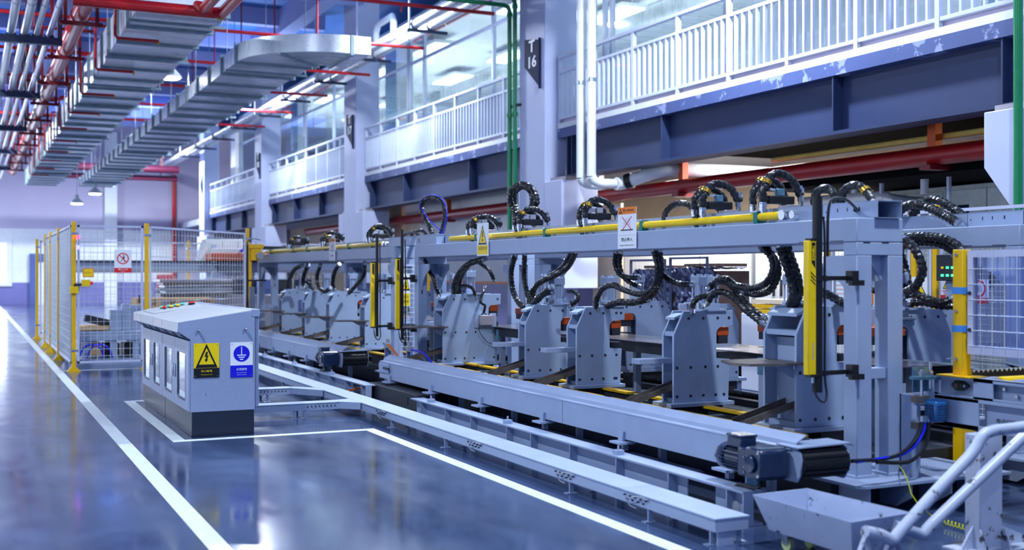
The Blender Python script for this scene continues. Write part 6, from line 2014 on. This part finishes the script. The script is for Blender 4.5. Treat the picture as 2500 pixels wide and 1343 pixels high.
# wrapped crates on a tube trolley
for k, (ya, yb, zt, nm) in enumerate(((13.62, 14.6, 1.50, 'left'), (12.6, 13.55, 1.52, 'right'))):
    t = thing('wrapped_crate', (9.3, (ya + yb) / 2, .35), nm + ' film wrapped stack of dark brown crates behind the front presses', 'wrapped goods', 'film wrapped crates')
    bm = bmesh.new()
    m = MB()
    nx, nz = 26, 18
    vs, fs = [], []
    for i in range(nx + 1):
        for j in range(nz + 1):
            e = .035 * math.sin(i * 1.9 + j * 1.1) * math.sin(j * .9 - i * .5) + rnd.uniform(-.018, .018)
            vs.append((8.9 + e, ya + (yb - ya) * i / nx, .35 + (zt - .35) * j / nz))
    fs = [(i * (nz + 1) + j, (i + 1) * (nz + 1) + j, (i + 1) * (nz + 1) + j + 1, i * (nz + 1) + j + 1) for i in range(nx) for j in range(nz)]
    m.add(vs, fs)
    vs = [(8.9 + .6 * i / 6 + rnd.uniform(-.01, .01), ya + (yb - ya) * j / nx, zt + rnd.uniform(-.02, .02)) for i in range(7) for j in range(nx + 1)]
    fs = [(i * (nx + 1) + j, (i + 1) * (nx + 1) + j, (i + 1) * (nx + 1) + j + 1, i * (nx + 1) + j + 1) for i in range(6) for j in range(nx)]
    m.add(vs, fs)
    m.build('plastic_film', FILM, t, smooth=False)
    MB().box(8.96, 9.5, ya + .04, yb - .04, .35, zt - .04).build('crate_block', CRATE, t)
    m = MB()
    for q in range(6):
        m.box(8.98, 9.48, ya + .06 + q * (yb - ya - .2) / 6, ya + .06 + q * (yb - ya - .2) / 6 + .14, zt + .02, zt + .06)
    m.build('crate_lids', CRATE, t)
    for y in (ya + .02, yb - .05):
        MB().box(8.80, 8.83, y, y + .03, 0, zt + .12).build('trolley_upright', TRAYB, t)
    MB().box(8.80, 8.83, ya + .02, yb - .02, zt + .12, zt + .15).build('trolley_bar', TRAYB, t)
    MB().box(8.8, 9.55, ya, yb, .25, .34).build('trolley_deck', TRAYB, t)
    for (x, y) in ((8.9, ya + .15), (8.9, yb - .15), (9.45, ya + .15), (9.45, yb - .15)):
        MB().cyl((x - .02, y, .1), (x + .02, y, .1), .1, 14).box(x - .03, x + .03, y - .03, y + .03, .15, .25).build('trolley_wheel', BLACK, t)
y = atX(1900, 735, 8.9).y
for k in range(3):
    tag(MB().box(8.75, 9.3, y - .45 + k * .02, y + .40 - k * .04, .96 + k * .06, 1.01 + k * .06).build('cardboard_sheet', BEIGE if k == 2 else YELD), ['lowest', 'middle', 'topmost'][k] + ' yellow brown board of the pile behind the nearest press', 'board', 'boards behind the machine')
tag(MB().box(8.72, 9.35, y - .5, y + .5, 0, .955).build('board_stand', PALE, bevel=.01), 'pale stand carrying the yellow brown boards', 'stand')
# panelled boards above the machine in the warm bay
tag(MB().box(9.9, 10.0, 27.5, 31.0, 2.0, 3.4).build('beige_board', BEIGE), 'large beige board leaning behind the T 17 column', 'board')
tag(MB().box(9.85, 9.9, 16.6, 17.55, 0, 2.62).build('beige_partition', BEIGE), 'beige panel right of the T 16 column, above the valve hoses', 'panel')

# ================================================================ services under the ceiling
DZ0, DZ1 = 5.05, 5.62


def duct(x0, x1, y0, y1, lab, DZ1=5.62):
    t = thing('air_duct', ((x0 + x1) / 2, (y0 + y1) / 2, DZ0), lab, 'air duct', 'galvanised main ducts')
    MB().box(x0, x1, y0, y1, DZ0, DZ1).build('shell', GALV, t)
    n = int((y1 - y0) / 1.22)
    f0 = None
    for k in range(n + 1):
        y = y0 + k * 1.22
        for j, yy in enumerate((y, y + .055)):
            if f0 is None:
                a, b = .035, .012
                m = MB().box(x0 - a, x1 + a, yy, yy + .03, DZ0 - a, DZ0 + b - .014).box(x0 - a, x1 + a, yy, yy + .03, DZ1, DZ1 + a).box(x0 - a, x0 - .001, yy, yy + .03, DZ0, DZ1).box(x1 + .001, x1 + a, yy, yy + .03, DZ0, DZ1)
                f0 = m.build('joint_flange', FLANGE, t)
                fy0 = yy
            else:
                shared(f0, (0, yy - fy0, 0), t)
    for k in range(int((y1 - y0) / 3.05)):
        y = y0 + .6 + k * 3.05
        for x in (x0 - .05, x1 + .05):
            MB().cyl((x, y, DZ0 - .06), (x, y, 8.6), .008, 6).build('hanger_rod', STEELR, t)
        MB().box(x0 - .08, x1 + .08, y - .02, y + .02, DZ0 - .075, DZ0 - .035).build('hanger_channel', FLANGE, t)
    return t


duct(2.107, 3.283, 16.25, 51.0, 'long galvanised air duct, the left one under the ceiling')
DE = 5.34
d2 = duct(4.131, 5.428, 19.7, 51.0, 'galvanised air duct right of centre, ending in a curved elbow', DE)
m = MB()
cx, cy, ri, ro = 5.428 + .25, 19.7, .25, .25 + 1.297
N = 16
vs, fs = [], []
for k in range(N + 1):
    an = math.pi + k * math.pi / 2 / N
    for r in (ri, ro):
        for z in (DZ0, DE):
            vs.append((cx + r * math.cos(an), cy + r * math.sin(an), z))
for k in range(N):
    a, b = k * 4, k * 4 + 4
    fs += [(a, b, b + 2, a + 2), (a + 1, a + 3, b + 3, b + 1), (a, a + 1, b + 1, b), (a + 2, b + 2, b + 3, a + 3)]
m.add(vs, fs)
m.box(cx, 6.0, cy - ro, cy - ri, DZ0, DE)
m.build('elbow', GALV, d2)
for (an) in (math.pi * 1.25,):
    p0, p1 = Vector((cx + ri * math.cos(an), cy + ri * math.sin(an), DZ0 - .02)), Vector((cx + ro * math.cos(an), cy + ro * math.sin(an), DZ0 - .02))
    MB().bar(p0, p1, .04, .04).build('elbow_seam', FLANGE, d2)
MB().box(cx - .03, cx + .03, cy - ro - .035, cy - ri + .035, DZ0 - .035, DZ0 - .001).box(cx - .03, cx + .03, cy - ro - .035, cy - ro - .001, DZ0, DE).build('joint_flange', FLANGE, d2)

# big red main with its hangers, sprinkler branches
t = thing('red_main_pipe', (1.5, 30, 5.1), 'large glossy red main pipe left of the galvanised ducts', 'pipe')
MB().cyl((1.5, 12, 5.28), (1.5, 47.5, 5.28), .125, 20).build('pipe', REDP, t)
for k in range(11):
    y = 17.0 + k * 2.9
    MB().ring((1.5, y + 1.2, 5.28), (0, 1, 0), .125, .014, .07, 20).build('coupling', REDD, t)
ORD = ['nearest', 'second', 'third', 'fourth', 'fifth', 'sixth', 'seventh', 'eighth', 'ninth', 'tenth']
for k in range(10):
    y = 18.0 + k * 2.95
    t = thing('pipe_hanger', (1.5, y, 5.08), ORD[k] + ' dark red hanger frame of the big red main pipe', 'pipe hanger', 'hangers of the red main')
    for x in (1.28, 1.72):
        MB().box(x - .025, x + .025, y - .025, y + .025, 5.08, 7.95 if x < 1.6 else 6.2).build('upright', REDD, t)
    MB().box(1.2, 1.8, y - .03, y + .03, 5.085, 5.145).build('cross_bar', REDD, t)
    t = thing('sprinkler_pipe', (1.9, y + .1, 5.5), ORD[k] + ' thin red sprinkler pipe dropping beside and under the left duct', 'pipe', 'sprinkler pipes at the left duct')
    yy = y + .1
    MB().tube([(1.0, yy, 5.62), (1.95, yy, 5.62)], .028, 8).build('branch', REDD, t)
    MB().tube([(2.3, yy + .05, 5.74), (2.02, yy + .05, 5.74), (1.99, yy + .05, 5.71), (1.99, yy + .05, 5.02), (2.02, yy + .05, 4.98), (2.62, yy + .05, 4.98)], .024, 8).build('drop', REDP, t)
    MB().cyl((2.62, yy + .05, 4.98), (2.62, yy + .05, 4.93), .02, 8).build('sprinkler_head', BRASS, t)
    MB().cyl((1.0, yy, 5.62), (1.0, yy, 8.15), .014, 6).build('hanger_rod', REDD, t)
for k, (y, zz) in enumerate(((15.6, 6.35), (19.2, 6.2), (22.8, 6.2), (26.4, 6.2), (30, 6.2), (33.6, 6.2), (37.2, 6.2))):
    t = thing('sprinkler_pipe', (5, y, zz), ORD[k] + ' thin red sprinkler pipe crossing below the blue ceiling', 'pipe', 'crossing sprinkler pipes')
    MB().cyl((-3, y, zz), (8.7, y, zz), .036, 8).build('pipe', REDP, t)
    for x in (3.7, 6.4):
        MB().cyl((x, y, zz), (x, y, 8.6), .018, 6).build('hanger_rod', REDD, t)
        MB().cyl((x + .5, y, zz), (x + .5, y, zz - .14), .018, 6).build('sprinkler_head', REDP, t)
a, b = fl(250, 0, 4.88), fl(545, 40, 4.88)
t = thing('red_cross_pipe', ((a.x + b.x) / 2, a.y, 4.8), 'thick red pipe crossing under the near end of the left duct', 'pipe')
yy = 15.62
MB().tube(spline([(1.2, yy, 4.93), (2.8, yy, 4.93), (2.96, yy, 4.93), (3.05, yy - .08, 4.93), (3.07, yy - .25, 4.93), (3.07, 11, 4.93)], .08), .075, 12).build('pipe', REDP, t)
MB().ring((3.05, yy, 4.93), (1, 0, 0), .075, .012, .06, 14).build('coupling', BRASS, t)
t = thing('red_cross_pipe', (3.0, 13, 4.8), 'short thick red pipe beside the bend at the top of the left duct', 'pipe')
MB().tube(spline([(2.74, yy - .06, 4.99), (2.77, yy - .14, 4.97), (2.82, yy - .28, 4.95), (2.82, 11, 4.95)], .08), .07, 12).build('pipe', REDP, t)
for k, (zz, r) in enumerate(((5.95, .16), (5.6, .12))):
    t = thing('far_cross_pipe', (5.4, 51.6 + k * .5, zz - r), ('upper' if k == 0 else 'lower') + ' blurred dark plum pipe crossing at the far end under the ceiling', 'pipe', 'far crossing pipes')
    MB().cyl((2.6, 51.6 + k * .5, zz), (8.3, 51.6 + k * .5, zz), r, 12).build('pipe', MATS.get('dark_plum_pipe') or mat('dark_plum_pipe', (84, 24, 48), .35), t)
    for x in (3.0, 7.6):
        MB().cyl((x, 51.6 + k * .5, zz), (x, 51.6 + k * .5, 8.6), .02, 6).build('hanger_rod', REDD, t)
# white conduits and their trays
for k, (x, r) in enumerate(((.60, .06), (.80, .06), (.965, .042), (1.15, .046))):
    t = thing('conduit', (x, 30, 5.15), ['leftmost', 'second', 'third', 'rightmost'][k] + ' of four pale conduits running under the ceiling at upper left', 'conduit', 'pale conduits')
    MB().cyl((x, 10, 5.16 + r), (x, 50, 5.16 + r), r, 14).build('tube', PIPEW if k < 3 else CONDUIT, t)
    b = MB().ring((x, 14.2, 5.16 + r), (0, 1, 0), r, .005, .04, 14).build('joint_band', CONDUIT, t)
    for j in range(1, 10):
        shared(b, (0, 3.1 * j, 0), t)
for k in range(5):
    y = 19.5 + 6.1 * k
    t = thing('conduit_support', (.5, y, 5.05), ORD[k] + ' dark blue cross channel carrying the four pale conduits', 'support', 'conduit supports')
    MB().box(-.9, 1.34, y - .06, y + .06, 5.04, 5.155).build('channel', TRAYB, t)
    MB().box(1.27, 1.34, y - .05, y + .05, 5.155, 8.15).build('hanger', TRAYB, t)
    for x in (.60, .80, .965, 1.15):
        MB().box(x - .075, x + .075, y + .02, y + .05, 5.155, 5.20).build('saddle', TRAYB, t)
tag(MB().cyl((.36, 12, 5.45), (.36, 46, 5.45), .022, 8).build('thin_red_pipe', REDP), 'thin pale red pipe left of the four conduits', 'pipe')


def high_bay(x, y, z, lab, lamp=False):
    t = thing('high_bay_lamp', (x, y, z), lab, 'lamp', 'high bay lamps')
    MB().lathe((x, y, z), [(.24, 0), (.22, .05), (.12, .16), (.07, .2), (.07, .32), (.02, .34)], n=20).build('shade', WHITE, t)
    MB().lathe((x, y, z), [(.17, -.03), (.20, -.015), (.20, -.001)], n=20).build('lens', LAMPW, t)
    MB().cyl((x, y, z + .34), (x, y, 8.6), .012, 6).build('rod', CONDUIT, t)


high_bay(3.7, 24.1, 5.42, 'glowing high bay lamp between the two galvanised ducts')
for (px, py, y, lab) in ((188, 497, 46, 'far glowing high bay lamp under the end of the left duct, the left one'), (232, 473, 43, 'far glowing high bay lamp under the end of the left duct, the right one')):
    p = atY(px, py, y)
    high_bay(p.x, y, p.z, lab)
for k, (x, y, p) in enumerate(LAMPS):
    if k in (1, 2, 4, 5, 0, 3):
        high_bay(x, y, LAMP_Z, 'high bay lamp hanging over the hall, ' + ['over the floor behind the viewer', 'above the near end of the machine', 'above the front gantry', 'over the aisle behind the viewer', 'over the aisle left of the cabinets', 'over the aisle left of the fenced cell'][k])
